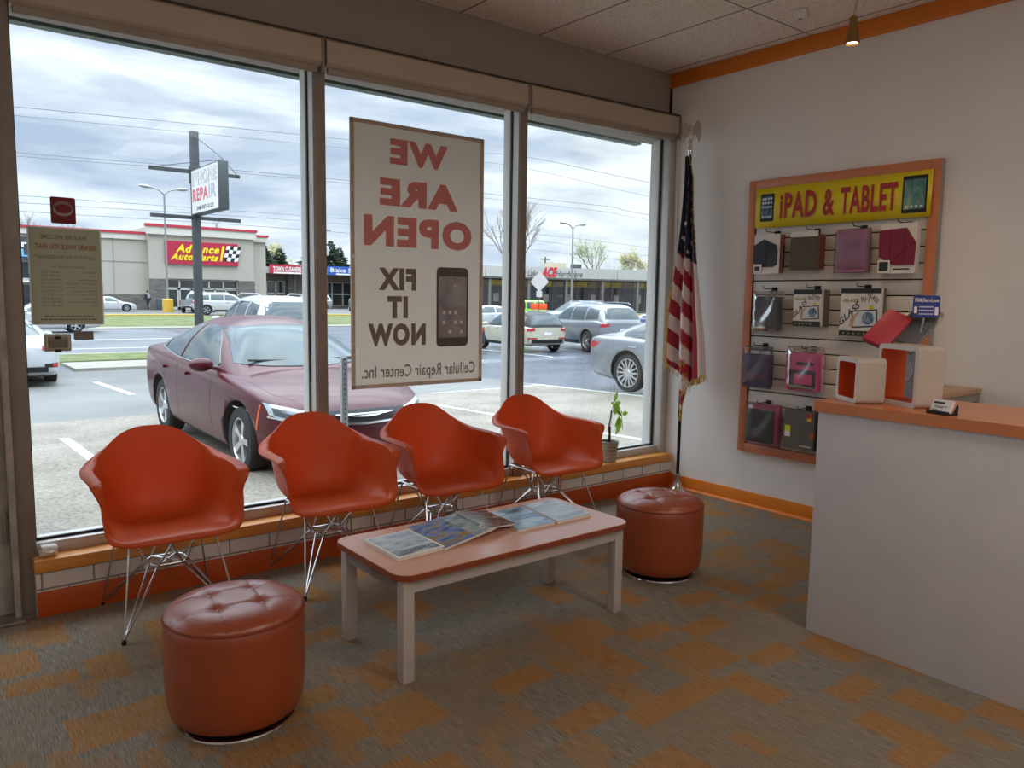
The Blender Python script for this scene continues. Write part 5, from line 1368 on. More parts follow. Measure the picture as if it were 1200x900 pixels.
# across and along the road
generic_sedan('white sedan driving along the road behind the tan paper sheet', 'car', (.55, 38.2, -.40), 180, WHITE_P, L=4.9, H=1.47)
generic_sedan('low white sports car parked before the parts store, left of the walking person', 'car', (9.0, 66.5, -.04), -8, WHITE_P, L=4.0, W=.84, H=1.24, wr=.30)
generic_suv('white suv passing right before the parts store doors', 'car', (15.35, 57.0, -.09), -12, WHITE_P, L=4.95, H=1.72)
generic_suv('white suv whose roof and windshield rise just behind the red sedan', 'car', (3.15, 17.1, -.43), 86, WHITE_P, L=4.9, W=.99, H=1.93, wr=.38)
generic_suv('silver grey suv parked under the red cleaners sign', 'car', (27.2, 69.0, -.03), 172, SILVER_P, L=4.8, H=1.7)
generic_suv('dark low car between the two suvs before the parts store', 'car', (22.4, 71.4, -.03), 0, GRAPH_P, L=4.4, H=1.3, wr=.32, name='hatchback')
generic_suv('boxy white suv parked under the blue shop sign', 'car', (33.2, 69.5, -.03), -110, WHITE_P, L=4.4, W=.92, H=1.75)
# pickups
def pickup(label, loc, heading, pm, L=5.5):
    S = dict(w=[(-2.75, .80), (-2.72, .92), (-2.5, .96), (0, .97), (1.6, .96), (2.3, .90), (2.6, .78), (2.75, .55)], zb=[(-2.75, .55), (-2.4, .42), (2.4, .36), (2.75, .5)],
             zs=[(-2.75, 1.05), (-2.4, 1.08), (.9, 1.08), (2.0, 1.02), (2.5, .95), (2.75, .8)], zt=[(-2.75, 1.07), (-2.4, 1.10), (.9, 1.16), (2.0, 1.12), (2.5, 1.04), (2.75, .84)],
             zr=[(-1.0, 1.05), (-.94, 1.3), (-.85, 1.65), (-.6, 1.76), (.2, 1.78), (.7, 1.70), (1.1, 1.42), (1.5, 1.14), (1.55, 1.1)], belt=[(-1, 1.06), (1.55, 1.06)], cw=[(-1, .85), (0, .9), (1.0, .89), (1.55, .84)],
             tumble=.16, ch=.65, wr=.38, axles=(1.75, -1.7), cn=4.2, boxy=1)
    t, patch, body, cab = make_car('pickup_truck', label, 'truck', loc, heading, pm, S, 5, .62, None, None, True)
    for v in ('left', 'right'):
        patch('side_window', CGLASS, 'cabin', v, [(.12, 1.15), (1.15, 1.14)], [(.12, 1.62), (.55, 1.62), (.85, 1.45), (1.15, 1.28)], .008, 10, 4); patch('side_window', CGLASS, 'cabin', v, [(-.75, 1.15), (.04, 1.15)], [(-.75, 1.58), (.04, 1.63)], .008, 8, 4)
    fb(patch, 'rear_window', CGLASS, 'cabin', 'back', -.6, .6, 1.2, 1.6); patch('windshield', WSGLASS, 'cabin', 'front', [(-.74, 1.16), (.74, 1.16)], [(-.62, 1.66), (.62, 1.66)], .008, 10, 5)
    for s in (-1, 1): patch('tail_light', LAMP_R, 'body', 'back', [(s * .93, .74), (s * .82, .74)], [(s * .93, 1.03), (s * .82, 1.03)], .014, 3, 4); patch('headlight', LAMP_C, 'body', 'front', [(s * .84, .78), (s * .6, .78)], [(s * .84, .95), (s * .6, .95)], .012, 5, 3)
    fb(patch, 'bumper', CHROME, 'body', 'back', -.85, .85, .5, .64, .06, 8, 2); fb(patch, 'license_plate', PLATE, 'body', 'back', -.16, .16, .52, .62, .065, 3, 2)
    patch('bed_opening', TRIMB, 'body', 'top', [(-2.6, -.78), (-1.1, -.78)], [(-2.6, .78), (-1.1, .78)], .006, 8, 6)
    mirror_parts(t, pm, 1.1, 1.08, 1.2)
    return t
pickup('silver pickup truck at the left edge of the glass, half hidden by the tan sheet', (.2, 55.0, -.1), 90, SILVER_P)
pickup('silver pickup truck with red tail light, left of the white suv before the parts store', (15.2, 63.4, -.05), 62, SILVER_P)
pickup('dark grey pickup truck under the blue shop sign, beside the open banner', (38.8, 66.0, -.03), 165, GRAPH_P)
# lime jeep-like car, far right lot
def boxy4x4(label, loc, heading, pm):
    S = dict(w=[(-2.1, .70), (-2.07, .80), (-1.9, .84), (0, .85), (1.2, .82), (1.9, .74), (2.1, .62)], zb=[(-2.1, .6), (-1.8, .5), (1.8, .5), (2.1, .6)], zs=[(-2.1, 1.15), (0, 1.16), (1.2, 1.13), (2.1, 1.05)], zt=[(-2.1, 1.17), (0, 1.2), (1.2, 1.2), (2.1, 1.1)],
             zr=[(-2.06, 1.1), (-2.03, 1.5), (-1.95, 1.8), (-1.6, 1.84), (.2, 1.83), (.4, 1.72), (.62, 1.35), (.75, 1.12)], belt=[(-2, 1.12), (.75, 1.12)], cw=[(-2.06, .78), (-1.5, .82), (.75, .78)], tumble=.1, ch=.7, wr=.4, axles=(1.25, -1.25), cn=6, boxy=1, wi=-.08)
    t, patch, body, cab = make_car('off_roader', label, 'car', loc, heading, pm, S, 5, .56, None, None, True)
    for v in ('left', 'right'):
        patch('side_window', CGLASS, 'cabin', v, [(-.35, 1.22), (.42, 1.22)], [(-.35, 1.68), (.42, 1.55)], .008, 6, 4); patch('side_window', CGLASS, 'cabin', v, [(-1.1, 1.22), (-.45, 1.22)], [(-1.1, 1.68), (-.45, 1.68)], .008, 6, 4); patch('side_window', CGLASS, 'cabin', v, [(-1.9, 1.22), (-1.2, 1.22)], [(-1.86, 1.68), (-1.2, 1.68)], .008, 6, 4)
        s = 1 if v == 'left' else -1
        for ax in S['axles']:
            bm = BM(); rows = [[Vector((ax + r_ * cos(pi * k / 10), s * y_, .42 + r_ * sin(pi * k / 10))) for k in range(11)] for r_, y_ in ((.5, .8), (.5, 1.0), (.46, 1.0), (.46, .8))]; grid(bm, rows, cv=True); obj('fender', bm, pm, t)
    fb(patch, 'rear_window', CGLASS, 'cabin', 'back', -.6, .6, 1.25, 1.7); fb(patch, 'windshield', WSGLASS, 'cabin', 'front', -.66, .66, 1.22, 1.7)
    for s in (-1, 1): patch('headlight', LAMP_C, 'body', 'front', [(s * .6, .85), (s * .42, .85)], [(s * .6, 1.03), (s * .42, 1.03)], .02, 3, 3); patch('tail_light', LAMP_R, 'body', 'back', [(s * .82, .8), (s * .7, .8)], [(s * .82, 1.0), (s * .7, 1.0)], .02, 3, 3)
    fb(patch, 'bumper', TRIMB, 'body', 'front', -.7, .7, .55, .68, .08); mirror_parts(t, TRIMB, .5, .98, 1.25)
    return t
boxy4x4('lime green off roader in the far right lot behind the cream hatchback', (29.6, 38.9, -.40), 172, LIME_P)
generic_sedan('white sedan far off between the open banner and the lime off roader', 'car', (25.4, 36.8, -.40), 160, WHITE_P, L=4.7)
generic_suv('white suv whose roof shows above the silver suv', 'car', (30.0, 33.2, -.40), 165, SILVER_P, L=4.7, H=1.82)
generic_sedan('white sedan whose roof shows above the right part of the silver suv', 'car', (35.0, 29.4, -.40), 165, WHITE_P, L=4.7, H=1.75)
generic_suv('slate blue suv with red tail light behind the silver sedan', 'car', (24.6, 20.6, -.40), 88, BLUE_P, L=4.7, H=1.72)

# ------------------------------------------------------------------ ground outside
GY = [(.2, -.12), (15, -.47), (15.3, -.40), (40, -.40), (50, -.15), (62, -.05), (200, 0)]
def gz(y):
    if y <= GY[0][0]: return GY[0][1]
    for (a, b), (c, d) in zip(GY, GY[1:]):
        if a <= y <= c: return b + (d - b) * (y - a) / (c - a)
    return GY[-1][1]
def strip(name, m, x0, x1, y0, y1, dz=0, thick=.0, parent=None, dx=0):
    ys = sorted({y0, y1} | {y for y, _ in GY if y0 < y < y1})
    bm = BM()
    top = [[Vector((x0 + dx * (y - y0), y, gz(y) + dz)), Vector((x1 + dx * (y - y0), y, gz(y) + dz))] for y in ys]
    grid(bm, top)
    if thick:
        for k in (0, 1): grid(bm, [[r[k] for r in top], [r[k] - Vector((0, 0, thick)) for r in top]])
        for r in (top[0], top[-1]): grid(bm, [r, [v - Vector((0, 0, thick)) for v in r]])
    return obj(name, bm, m, parent, smooth=False)
def ground_mat(name, a, b, rough, r2, scale, spec=.5, fine=.25, wet=1.0):
    m, N, L = new_mat(name); p = N['Principled BSDF']; tc = N.new('ShaderNodeTexCoord')
    n1 = N.new('ShaderNodeTexNoise'); n1.inputs['Scale'].default_value = scale; n1.inputs['Detail'].default_value = 6; L.new(tc.outputs['Object'], n1.inputs['Vector'])
    n2 = N.new('ShaderNodeTexNoise'); n2.inputs['Scale'].default_value = 28; n2.inputs['Detail'].default_value = 2; L.new(tc.outputs['Object'], n2.inputs['Vector'])
    r = N.new('ShaderNodeValToRGB'); r.color_ramp.elements[0].position = .35; r.color_ramp.elements[1].position = .65; r.color_ramp.elements[0].color = lin(a); r.color_ramp.elements[1].color = lin(b); L.new(n1.outputs['Fac'], r.inputs['Fac'])
    g = N.new('ShaderNodeValToRGB'); g.color_ramp.elements[0].position = .3; g.color_ramp.elements[1].position = .6; g.color_ramp.elements[0].color = (1 - fine,) * 3 + (1,); g.color_ramp.elements[1].color = (1, 1, 1, 1); L.new(n2.outputs['Fac'], g.inputs['Fac'])
    mx = N.new('ShaderNodeMix'); mx.data_type = 'RGBA'; mx.blend_type = 'MULTIPLY'; mx.inputs[0].default_value = 1; L.new(r.outputs['Color'], mx.inputs[6]); L.new(g.outputs['Color'], mx.inputs[7]); L.new(mx.outputs[2], p.inputs['Base Color'])
    mr = N.new('ShaderNodeMapRange'); mr.inputs[1].default_value = .35; mr.inputs[2].default_value = .65; mr.inputs[3].default_value = rough; mr.inputs[4].default_value = r2; L.new(n1.outputs['Fac'], mr.inputs[0]); L.new(mr.outputs[0], p.inputs['Roughness'])
    p.inputs['Specular IOR Level'].default_value = spec
    MATS[name] = m
    return m
CONC = ground_mat('wet_concrete', '7b7468', '948c7e', .75, .45, .9, .35, .5)
ASPH = ground_mat('light_asphalt', '666664', '7a7975', .6, .42, .35, .35, .25)
WETA = ground_mat('wet_dark_asphalt', '4a5059', '626973', .38, .18, .5, .5, .3)
ROAD = ground_mat('road_asphalt', '585b5e', '6a6d70', .6, .42, .3, .3, .15)
GRASS = ground_mat('grass_green', '5c6842', '7c8154', .9, .9, 1.6, .2, .55)
LINE = mat('line_white', 'bdbcb7', .6, var=.15, vs=3); YLINE = mat('kerb_yellow', 'b59a3e', .6, var=.2)
lot = structure(strip('floor_forecourt', CONC, -12, 5.9, .2, 8.3))
side = structure(strip('floor_lot', ASPH, -60, 5.9, 8.3, 16.9)); structure(strip('floor_lot', ASPH, -60, -12, .2, 8.3))
wet = structure(strip('floor_wet_lot', WETA, 5.9, 90, .2, 40.5)); 
structure(strip('floor_road', ROAD, -60, 5.9, 16.9, 40.6))
structure(strip('floor_far_lot', ground_mat('far_asphalt', '5b5a58', '6c6a66', .75, .6, .2, .4, .15), -70, 170, 40.5, 170))
strip('painted_line', LINE, -3.41, -3.30, .9, 6.6, .004, 0, lot); strip('painted_line', LINE, 2.02, 2.13, 1.0, 6.6, .004, 0, lot); strip('painted_line', LINE, 5.72, 5.85, 1.0, 8.6, .004, 0, lot); strip('painted_line', LINE, -.65, -.55, .9, 6.4, .004, 0, lot)
strip('painted_line', LINE, -1.55, -1.42, 11.6, 14.95, .004, 0, side); strip('painted_line', LINE, -6.0, -5.87, 11.6, 14.95, .004, 0, side)
strip('painted_line', LINE, 3.0, 5.85, 8.25, 8.36, .005, 0, side)
for k in range(6): strip('painted_line', LINE, 9.2 + k * 2.9, 9.32 + k * 2.9, 15.2, 20.2, .004, 0, wet)
# kerbs and grass strips
KERB = mat('kerb_concrete', '8a857b', .8, var=.12, vs=3)
structure(strip('trim_kerb', KERB, -1.55, 1.7, 17.0, 19.0, .07, .2)); structure(strip('trim_kerb', KERB, -1.7, 2.6, 21.6, 21.9, .10, .2))
gs = strip('grass_strip', GRASS, -1.55, 1.7, 19.0, 21.6, .10, .1); tag(gs, 'grass strip between the near lot and the road', 'grass', kind='stuff')
structure(strip('trim_kerb', KERB, 2.6, 150, 40.5, 41.6, .05, .2))
g2 = strip('grass_strip', GRASS, 3.6, 90, 41.6, 53.5, .06, .1); tag(g2, 'long grass strip between the road and the parts store lot', 'grass', kind='stuff')
structure(strip('trim_kerb', YLINE, 2, 12.6, 53.5, 54.2, .16, .2)); structure(strip('trim_kerb', YLINE, 14.2, 60, 53.5, 54.2, .16, .2))
bm = BM(); box(bm, -60, 5.9, 30.6, 30.85, -.396, -.392); box(bm, -60, 5.9, 25.2, 25.4, -.396, -.392); obj('painted_line', bm, LINE, bpy.data.objects['floor_road'], smooth=False)

# grass tufts at the foot of the glass
for k, (x, y) in enumerate([(-3.88, .95), (-3.62, 1.0)]):
    bm = BM(); rr = random.Random(k)
    for _ in range(26):
        b = Vector((rr.gauss(0, .035), rr.gauss(0, .02), 0)); l = rr.uniform(.05, .11); d = Vector((rr.gauss(0, .5), rr.gauss(0, .4), 1)); d.normalize(); s_ = Vector((.004, 0, 0))
        rows = [[b - s_, b + s_], [b + d * l * .6 - s_ * .7, b + d * l * .6 + s_ * .7], [b + d * l + Vector((d.x * .02, 0, -.01)) - s_ * .1, b + d * l + Vector((d.x * .02, 0, -.01)) + s_ * .1]]
        grid(bm, rows)
    o = obj('grass_tuft', bm, mat('weed_green', '8fb04a', .7, var=.2), dbl=False); o.location = (x, y, gz(y)); tag(o, ['left', 'right'][k] + ' one of two grass tufts growing from the pavement outside the left pane', 'weed', 'weeds outside the left pane')

# signpost stub in front of the red car
t = thing('sign_post', 'galvanised perforated post standing before the red sedan grille', 'post', (-1.96, 1.9, gz(1.9)))
bm = BM(); box(bm, -.028, .028, -.02, .02, 0, 1.15, 0, .004); pz = obj('post', bm, mat('galvanised', 'a4a8aa', .4, .7, var=.1), t)
bm = BM()
for k in range(26): box(bm, -.006, .006, -.0215, -.0195, .08 + k * .042, .092 + k * .042)
obj('hole', bm, UNDER, pz, smooth=False)

# ------------------------------------------------------------------ roadside pole sign
POLE = mat('pole_dark', '45484a', .6, .3, var=.15)
t = thing('pole_sign', 'tall dark pole with cross arms and a weathered phone repair light box', 'sign', (2.32, 20.2, -.25))
def loc(p): return Vector(p) - Vector((2.14, 20.2, -.25))
bm = BM(); box(bm, -.11, .11, -.11, .11, 0, 6.5, 0, .02); box(bm, -.14, .14, -.14, .14, 5.0, 5.5, 0, .02); obj('pole', bm, POLE, t)
for z in (5.33, 4.0):
    bm = BM(); box(bm, -1.27, 1.32, -.05, .05, z - .05, z + .05); obj('cross_arm', bm, POLE, t)
bm = BM(); box(bm, -.14, .13, -2.55, -.12, 4.05, 5.35, 0, .02); bx_ = obj('light_box', bm, mat('box_dark', '4c5254', .5, .4), t)
FACE = mat('sign_face', 'd8d6d3', .4, var=.06, vs=2)
bm = BM(); box(bm, -.15, -.141, -2.5, -.16, 4.09, 5.31); fc = obj('sign_face', bm, FACE, bx_, smooth=False)
def srow2(s, ya, yb, za, zb, m, bd, nm):
    bm = BM(); text(bm, s, (-.154, ya, za), (0, yb - ya, 0), (0, 0, zb - za), bd); obj(nm, bm, m, bx_, smooth=False, dbl=False)
PK = mat('faded_pink', 'd58a92', .5, var=.1); GF = mat('faded_grey', 'a9a9ad', .5)
srow2('IPHONE', -.25, -2.42, 4.86, 5.24, GF, .035, 'lettering'); srow2('REPA', -.25, -1.65, 4.42, 4.78, mat('faded_red', 'c8606c', .5, var=.1), .04, 'lettering'); srow2('IR', -1.72, -2.35, 4.42, 4.80, GF, .03, 'lettering'); srow2('248-957-2123', -.6, -2.1, 4.16, 4.27, INK, .02, 'lettering')
bm = BM(); text(bm, 'IPHONE', (-.157, -.28, 4.885), (0, -2.11, 0), (0, 0, .33), .0); obj('lettering', bm, FACE, bx_, smooth=False, dbl=False)
bm = BM(); tube(bm, [(0, 0, 6.4), (0, -2.5, 5.4)], .012, 5); tube(bm, [(-1.25, 0, 5.35), (0, -2.5, 5.38)], .010, 5); tube(bm, [(1.3, 0, 5.33), (0, -2.5, 5.38)], .010, 5); obj('guy_wire', bm, POLE, t)

# twin-arm lot lamps
def lot_lamp(label, x, y, h, spread, r=.1, base=True):
    t = thing('lot_lamp', label, 'street lamp', (x, y, gz(y)))
    LP_ = mat('lamp_pole', '8b8a88', .5, .4)
    bm = BM(); tube(bm, [(0, 0, 0), (0, 0, h)], [r, r * .7], 10); obj('pole', bm, LP_, t)
    if base:
        bm = BM(); lathe(bm, [(.42, 0), (.42, 1.05), (.36, 1.12), (.05, 1.12)], 20); obj('base', bm, mat('base_yellow', 'c9a12e', .6, var=.1), t)
    for s in (-1, 1):
        bm = BM(); tube(bm, cr([(0, 0, h - .05), (s * .25 * spread, 0, h + .3), (s * .62 * spread, 0, h + .45)], 5), r * .5, 8); a = obj('arm', bm, LP_, t)
        bm = BM(); M = Matrix.Translation((s * .82 * spread, 0, h + .5)) @ Matrix.Rotation(-s * .08, 4, 'Y') @ Matrix.Diagonal((spread * .28, .25, .14, 1)); bmesh.ops.create_uvsphere(bm, u_segments=16, v_segments=8, radius=1, matrix=M); obj('lamp_head', bm, mat('lamp_head_grey', 'a4a6a6', .4, .3), a)
lot_lamp('twin arm lot lamp with yellow base before the parts store', 12.94, 64.2, 9.6, 1.75)
lot_lamp('twin arm lot lamp before the hardware store', 54.5, 60.0, 9.4, 1.8, .12, False)

# ------------------------------------------------------------------ parts store
def pane_row(parent, x0, x1, z0, z1, y, n, rows=1):
    FR_ = mat('store_frame', 'c3c1bb', .5, .2); GL_ = mat('store_glass', '23282b', .08, var=.35, vs=.8, coat=.5)
    for k in range(n):
        a = x0 + (x1 - x0) * k / n; b = x0 + (x1 - x0) * (k + 1) / n
        for r_ in range(rows):
            c = z0 + (z1 - z0) * r_ / rows; d = z0 + (z1 - z0) * (r_ + 1) / rows
            bm = BM(); fw = .07
            box(bm, a, b, y - .06, y + .02, c, c + fw); box(bm, a, b, y - .06, y + .02, d - fw, d); box(bm, a, a + fw, y - .06, y + .02, c, d); box(bm, b - fw, b, y - .06, y + .02, c, d)
            f = obj('window', bm, FR_, parent, smooth=False)
            bm = BM(); box(bm, a + fw, b - fw, y - .02, y, c + fw, d - fw); obj('pane', bm, GL_, f, smooth=False)
STUCCO = mat('stucco_cream', 'a9a498', .85, var=.04, vs=.6); CORN = mat('cornice_cream', 'c9c5ba', .8); RTRIM = mat('trim_red', 'b02a3c', .5)
def stone_mat():
    m, N, L = new_mat('ledge_stone'); b = N['Principled BSDF']; b.inputs['Roughness'].default_value = .85
    tc = N.new('ShaderNodeTexCoord'); sp = N.new('ShaderNodeSeparateXYZ'); L.new(tc.outputs['Object'], sp.inputs[0]); cb = N.new('ShaderNodeCombineXYZ'); L.new(sp.outputs[0], cb.inputs[0]); L.new(sp.outputs[2], cb.inputs[1])
    br = N.new('ShaderNodeTexBrick'); br.inputs['Scale'].default_value = 1; br.inputs['Brick Width'].default_value = .5; br.inputs['Row Height'].default_value = .16; br.inputs['Mortar Size'].default_value = .015; L.new(cb.outputs[0], br.inputs['Vector'])
    br.inputs['Color1'].default_value = lin('7a746d'); br.inputs['Color2'].default_value = lin('5d5a57'); br.inputs['Mortar'].default_value = lin('45423f'); L.new(br.outputs['Color'], b.inputs['Base Color']); return m
STONE = stone_mat()
YF = 75.0
t = thing('store_building', 'cream auto parts store with red roof trim, red sign and stone base across the road', 'building', (18.9, YF, -.03))
def X(v): return v - 18.9
bm = BM(); box(bm, X(-14), X(14.3), .3, 24, 0, 7.0); box(bm, X(24.0), X(25.6), .4, 24, 0, 7.4); obj('wall', bm, STUCCO, t, smooth=False)
bm = BM(); box(bm, X(14.1), X(24.0), -.5, 22, 2.95, 7.75); box(bm, X(14.1), X(15.45), -.5, 3, 0, 2.95); box(bm, X(22.4), X(24.0), -.5, 3, 0, 2.95); box(bm, X(15.4), X(22.5), .25, 3, 0, 2.95); obj('entrance_wall', bm, STUCCO, t, smooth=False)
bm = BM(); box(bm, X(-14), X(14.1), .1, .4, 6.5, 7.0); box(bm, X(13.9), X(24.2), -.8, -.4, 7.05, 7.75); box(bm, X(24.2), X(25.7), .1, .5, 6.9, 7.4); obj('cornice', bm, CORN, t, smooth=False)
bm = BM(); box(bm, X(-14), X(14.1), .0, .5, 7.0, 7.22); box(bm, X(13.8), X(24.3), -.9, -.3, 7.75, 8.0); box(bm, X(24.3), X(25.8), .0, .6, 7.4, 7.62); obj('roof_trim', bm, RTRIM, t, smooth=False)
bm = BM(); box(bm, X(5.4), X(14.1), .12, .35, 0, 1.42); box(bm, X(14.05), X(15.46), -.62, -.45, 0, 2.9); box(bm, X(22.38), X(24.05), -.62, -.45, 0, 2.9); obj('stone_base', bm, STONE, t, smooth=False)
bm = BM()
for x in (8.2, 11.2): box(bm, X(x), X(x) + .05, .26, .31, 1.42, 6.5)
box(bm, X(-14), X(14.1), .26, .31, 4.4, 4.45); obj('wall_joint', bm, mat('joint_grey', '8f8b82', .8), t, smooth=False)
pane_row(t, X(18.0), X(22.4), .1, 2.0, -.1, 4); pane_row(t, X(15.46), X(22.4), 2.05, 2.9, -.1, 5)
bm = BM(); WF = mat('store_frame', 'c3c1bb', .5, .2)
for x in (15.6, 16.8):
    bm = BM(); box(bm, X(x), X(x + 1.15), -.16, -.1, 0, .25); box(bm, X(x), X(x + 1.15), -.16, -.1, 1.9, 2.03); box(bm, X(x), X(x) + .12, -.16, -.1, 0, 2.03); box(bm, X(x + 1.03), X(x + 1.15), -.16, -.1, 0, 2.03)
    dr = obj('door', bm, WF, t, smooth=False); bm = BM(); box(bm, X(x) + .12, X(x + 1.03), -.13, -.12, .25, 1.9); obj('pane', bm, mat('store_glass', '23282b', .08), dr, smooth=False)
sg = None
bm = BM(); box(bm, X(15.5), X(22.35), -.75, -.5, 4.35, 6.5); sg = obj('sign_panel', bm, mat('store_sign_red', 'ab1e3c', .4, var=.03), t, smooth=False)
AY = mat('store_sign_yellow', 'e8d11c', .4); bm = BM()
for body, xa, xb, za, zb in [('Advance', 16.55, 20.55, 5.45, 6.22), ('Auto Parts', 16.05, 20.4, 4.72, 5.4)]:
    text(bm, body, (X(xa), -.78, za), (X(xb) - X(xa), 0, 0), (0, 0, zb - za), .045, 0, .06)
prism(bm, [(20.55, 4.75), (20.72, 4.75), (21.05, 6.25), (20.8, 6.25)], (X(0), -.78, 0), (1, 0, 0), (0, 0, 1), (0, .02, 0)); obj('lettering', bm, AY, sg, smooth=False, dbl=False)
bm = BM(); bk = BM()
for i in range(4):
    for j in range(4):
        xa = 20.85 + i * .36 + j * .1; za = 4.78 + j * .37; w_ = .04 * sin(i * 1.8)
        prism(bm if (i + j) % 2 else bk, [(xa, za + w_), (xa + .36, za + .04 * sin((i + 1) * 1.8)), (xa + .46, za + .37 + .04 * sin((i + 1) * 1.8)), (xa + .1, za + .37 + w_)], (X(0), -.78, 0), (1, 0, 0), (0, 0, 1), (0, .02, 0))
obj('chequer_white', bm, WHITE, sg, smooth=False, dbl=False); obj('chequer_black', bk, TRIMB, sg, smooth=False, dbl=False)
for k in range(4):
    bm = BM(); box(bm, X(18.2 + k * 1.1), X(18.9 + k * 1.1), -.2, -.17, 1.1, 1.5); obj('window_poster', bm, mat('poster_yellow', 'd8cf9c', .5), t, smooth=False)
bm = BM(); box(bm, X(18.1), X(18.5), -.2, -.17, .7, 1.7); obj('window_poster', bm, mat('poster_bright', 'd9c51f', .5), t, smooth=False)
# neighbouring shop bay at the far left with a blue and white sign
bm = BM(); box(bm, X(-6), X(5.3), -.3, .3, 4.2, 6.2); obj('fascia', bm, mat('fascia_dark', '3a3f45', .6), t, smooth=False)
bm = BM(); text(bm, 'Pure', (X(2.9), -.34, 5.3), (2.0, 0, 0), (0, 0, .6), .03); obj('lettering', bm, WHITE, t, smooth=False, dbl=False)
bm = BM(); text(bm, 'NAILS', (X(2.2), -.34, 4.5), (2.7, 0, 0), (0, 0, .65), .03); obj('lettering', bm, mat('sign_cyan', '5cb4e8', .4), t, smooth=False, dbl=False)
bm = BM(); box(bm, X(-6), X(5.3), -.7, .3, 2.3, 2.55); obj('awning', bm, CORN, t, smooth=False)
pane_row(t, X(1.0), X(5.2), 2.6, 4.15, .25, 3); pane_row(t, X(1.0), X(5.2), .1, 2.2, .25, 3)

# ------------------------------------------------------------------ low shops to the right of it
t = thing('shop_row', 'low shop row with a red cleaners sign and a blue sign, behind the parts store', 'building', (35, 85, -.02))
bm = BM(); box(bm, -9, 14, 1.2, 4.6, 0, 4.2); obj('wall', bm, mat('shop_brown', '6f6257', .85, var=.1), t, smooth=False)
bm = BM(); box(bm, -9, 14, -1.2, 4.6, 4.05, 4.78); obj('fascia', bm, mat('fascia_grey', 'aaa69d', .7, var=.05), t, smooth=False)
pane_row(t, -6.4, -3.0, .3, 3.2, 1.15, 3, 2); pane_row(t, 1.6, 6.0, .3, 3.2, 1.15, 3, 2)
for x in (-6.5, -2.7, 1.4, 6.3):
    bm = BM(); box(bm, x - .1, x + .1, -1.1, -.9, 0, 4.05); obj('post', bm, POLE, t, smooth=False)
bm = BM(); box(bm, -2.8, -.6, .6, 1.25, 0, 3.9); obj('stone_pier', bm, STONE, t, smooth=False)
bm = BM(); box(bm, -5.75, -1.95, -1.5, -1.2, 3.98, 5.05); s1 = obj('sign_panel', bm, mat('cleaner_red', 'b3273c', .4), t, smooth=False)
lettering('lettering', [('TOWN CLEANERS', (-5.45, -1.52, 4.28), (3.4, 0, 0), (0, 0, .55), .03)], WHITE, s1); bm = BM(); box(bm, -5.4, -2.05, -1.52, -1.5, 4.02, 4.2); obj('white_band', bm, WHITE, s1, smooth=False)
bm = BM(); box(bm, 1.4, 6.6, -1.5, -1.2, 4.05, 5.1); s1 = obj('sign_panel', bm, mat('blue_sign', '2a58a8', .4), t, smooth=False)
lettering('lettering', [('Blake State', (1.65, -1.52, 4.38), (4.3, 0, 0), (0, 0, .55), .02)], WHITE, s1); bm = BM(); box(bm, 2.4, 6.55, -1.52, -1.5, 4.08, 4.25); obj('white_band', bm, WHITE, s1, smooth=False)

# ------------------------------------------------------------------ hardware store
ang = radians(-18.09)
t = thing('hardware_store', 'long low hardware store with grey fascia, red and grey lettering and glass front', 'building', (48.06, 67.48, -.05), ang)
bm = BM(); box(bm, -10, 45, 3.2, 18, 0, 4.0); obj('wall', bm, mat('hw_wall', '5a5652', .8), t, smooth=False)
for k in range(-2, 8):
    bm = BM(); box(bm, k * 5.6 + .03, k * 5.6 + 5.57, -.1, 18, 4.05, 5.25); obj('fascia_panel', bm, mat('hw_fascia', 'b4b2ad', .7, var=.04, vs=1), t, smooth=False)
bm = BM(); box(bm, -11.2, 45, -.15, 3.3, 3.85, 4.05); obj('soffit_edge', bm, mat('hw_edge', '55524e', .6), t, smooth=False)
GLH = mat('hw_glass', '34373a', .1, var=.5, vs=.7, coat=.4)
for k in range(24):
    x = -9.6 + 1.6 * k
    bm = BM(); box(bm, x - .05, x + .05, 2.9, 3.1, 0, 3.85); box(bm, x, x + 1.6, 2.92, 3.08, 0, .25); box(bm, x, x + 1.6, 2.92, 3.08, 3.0, 3.1); f = obj('window', bm, mat('hw_frame', '77746f', .5, .3), t, smooth=False)
    bm = BM(); box(bm, x + .05, x + 1.55, 3.0, 3.04, .25, 3.0); obj('pane', bm, GLH, f, smooth=False)
    bm = BM(); box(bm, x + .08, x + 1.52, 2.97, 3.0, 3.12, 3.75); obj('window_banner', bm, mat('hw_yellow' if k % 3 else 'hw_tan', 'c4ad55' if k % 3 else '9a8f7a', .6, var=.3, vs=1.5), f, smooth=False)
    if k % 2:
        bm = BM(); box(bm, x + .4, x + 1.1, 2.96, 3.0, 1.2, 2.2); obj('window_poster', bm, mat('hw_poster', 'a9a6a2', .6, var=.3), f, smooth=False)
for k in range(9):
    bm = BM(); box(bm, -9.2 + 4.8 * k, -8.9 + 4.8 * k, .0, .3, 0, 3.85); obj('column', bm, mat('hw_column', '6d6862', .7), t, smooth=False)
HG = mat('hw_letter_grey', '5b5c5e', .5)
lettering('lettering', [('Great Lakes', (3.2, -.16, 4.2), (3.55, 0, 0), (0, 0, .72), .01, .05), ('Hardware', (8.75, -.16, 4.2), (3.4, 0, 0), (0, 0, .72), .01, .05)], HG, t)
lettering('lettering', [('ACE', (6.95, -.18, 4.1), (1.75, 0, 0), (0, 0, 1.2), .06, .15)], mat('hw_letter_red', 'c81f30', .4), t)
bm = BM(); box(bm, 11.4, 13.6, 8, 10, 5.25, 6.2); obj('roof_unit', bm, mat('unit_tan', 'b3a78f', .7), t, smooth=False)
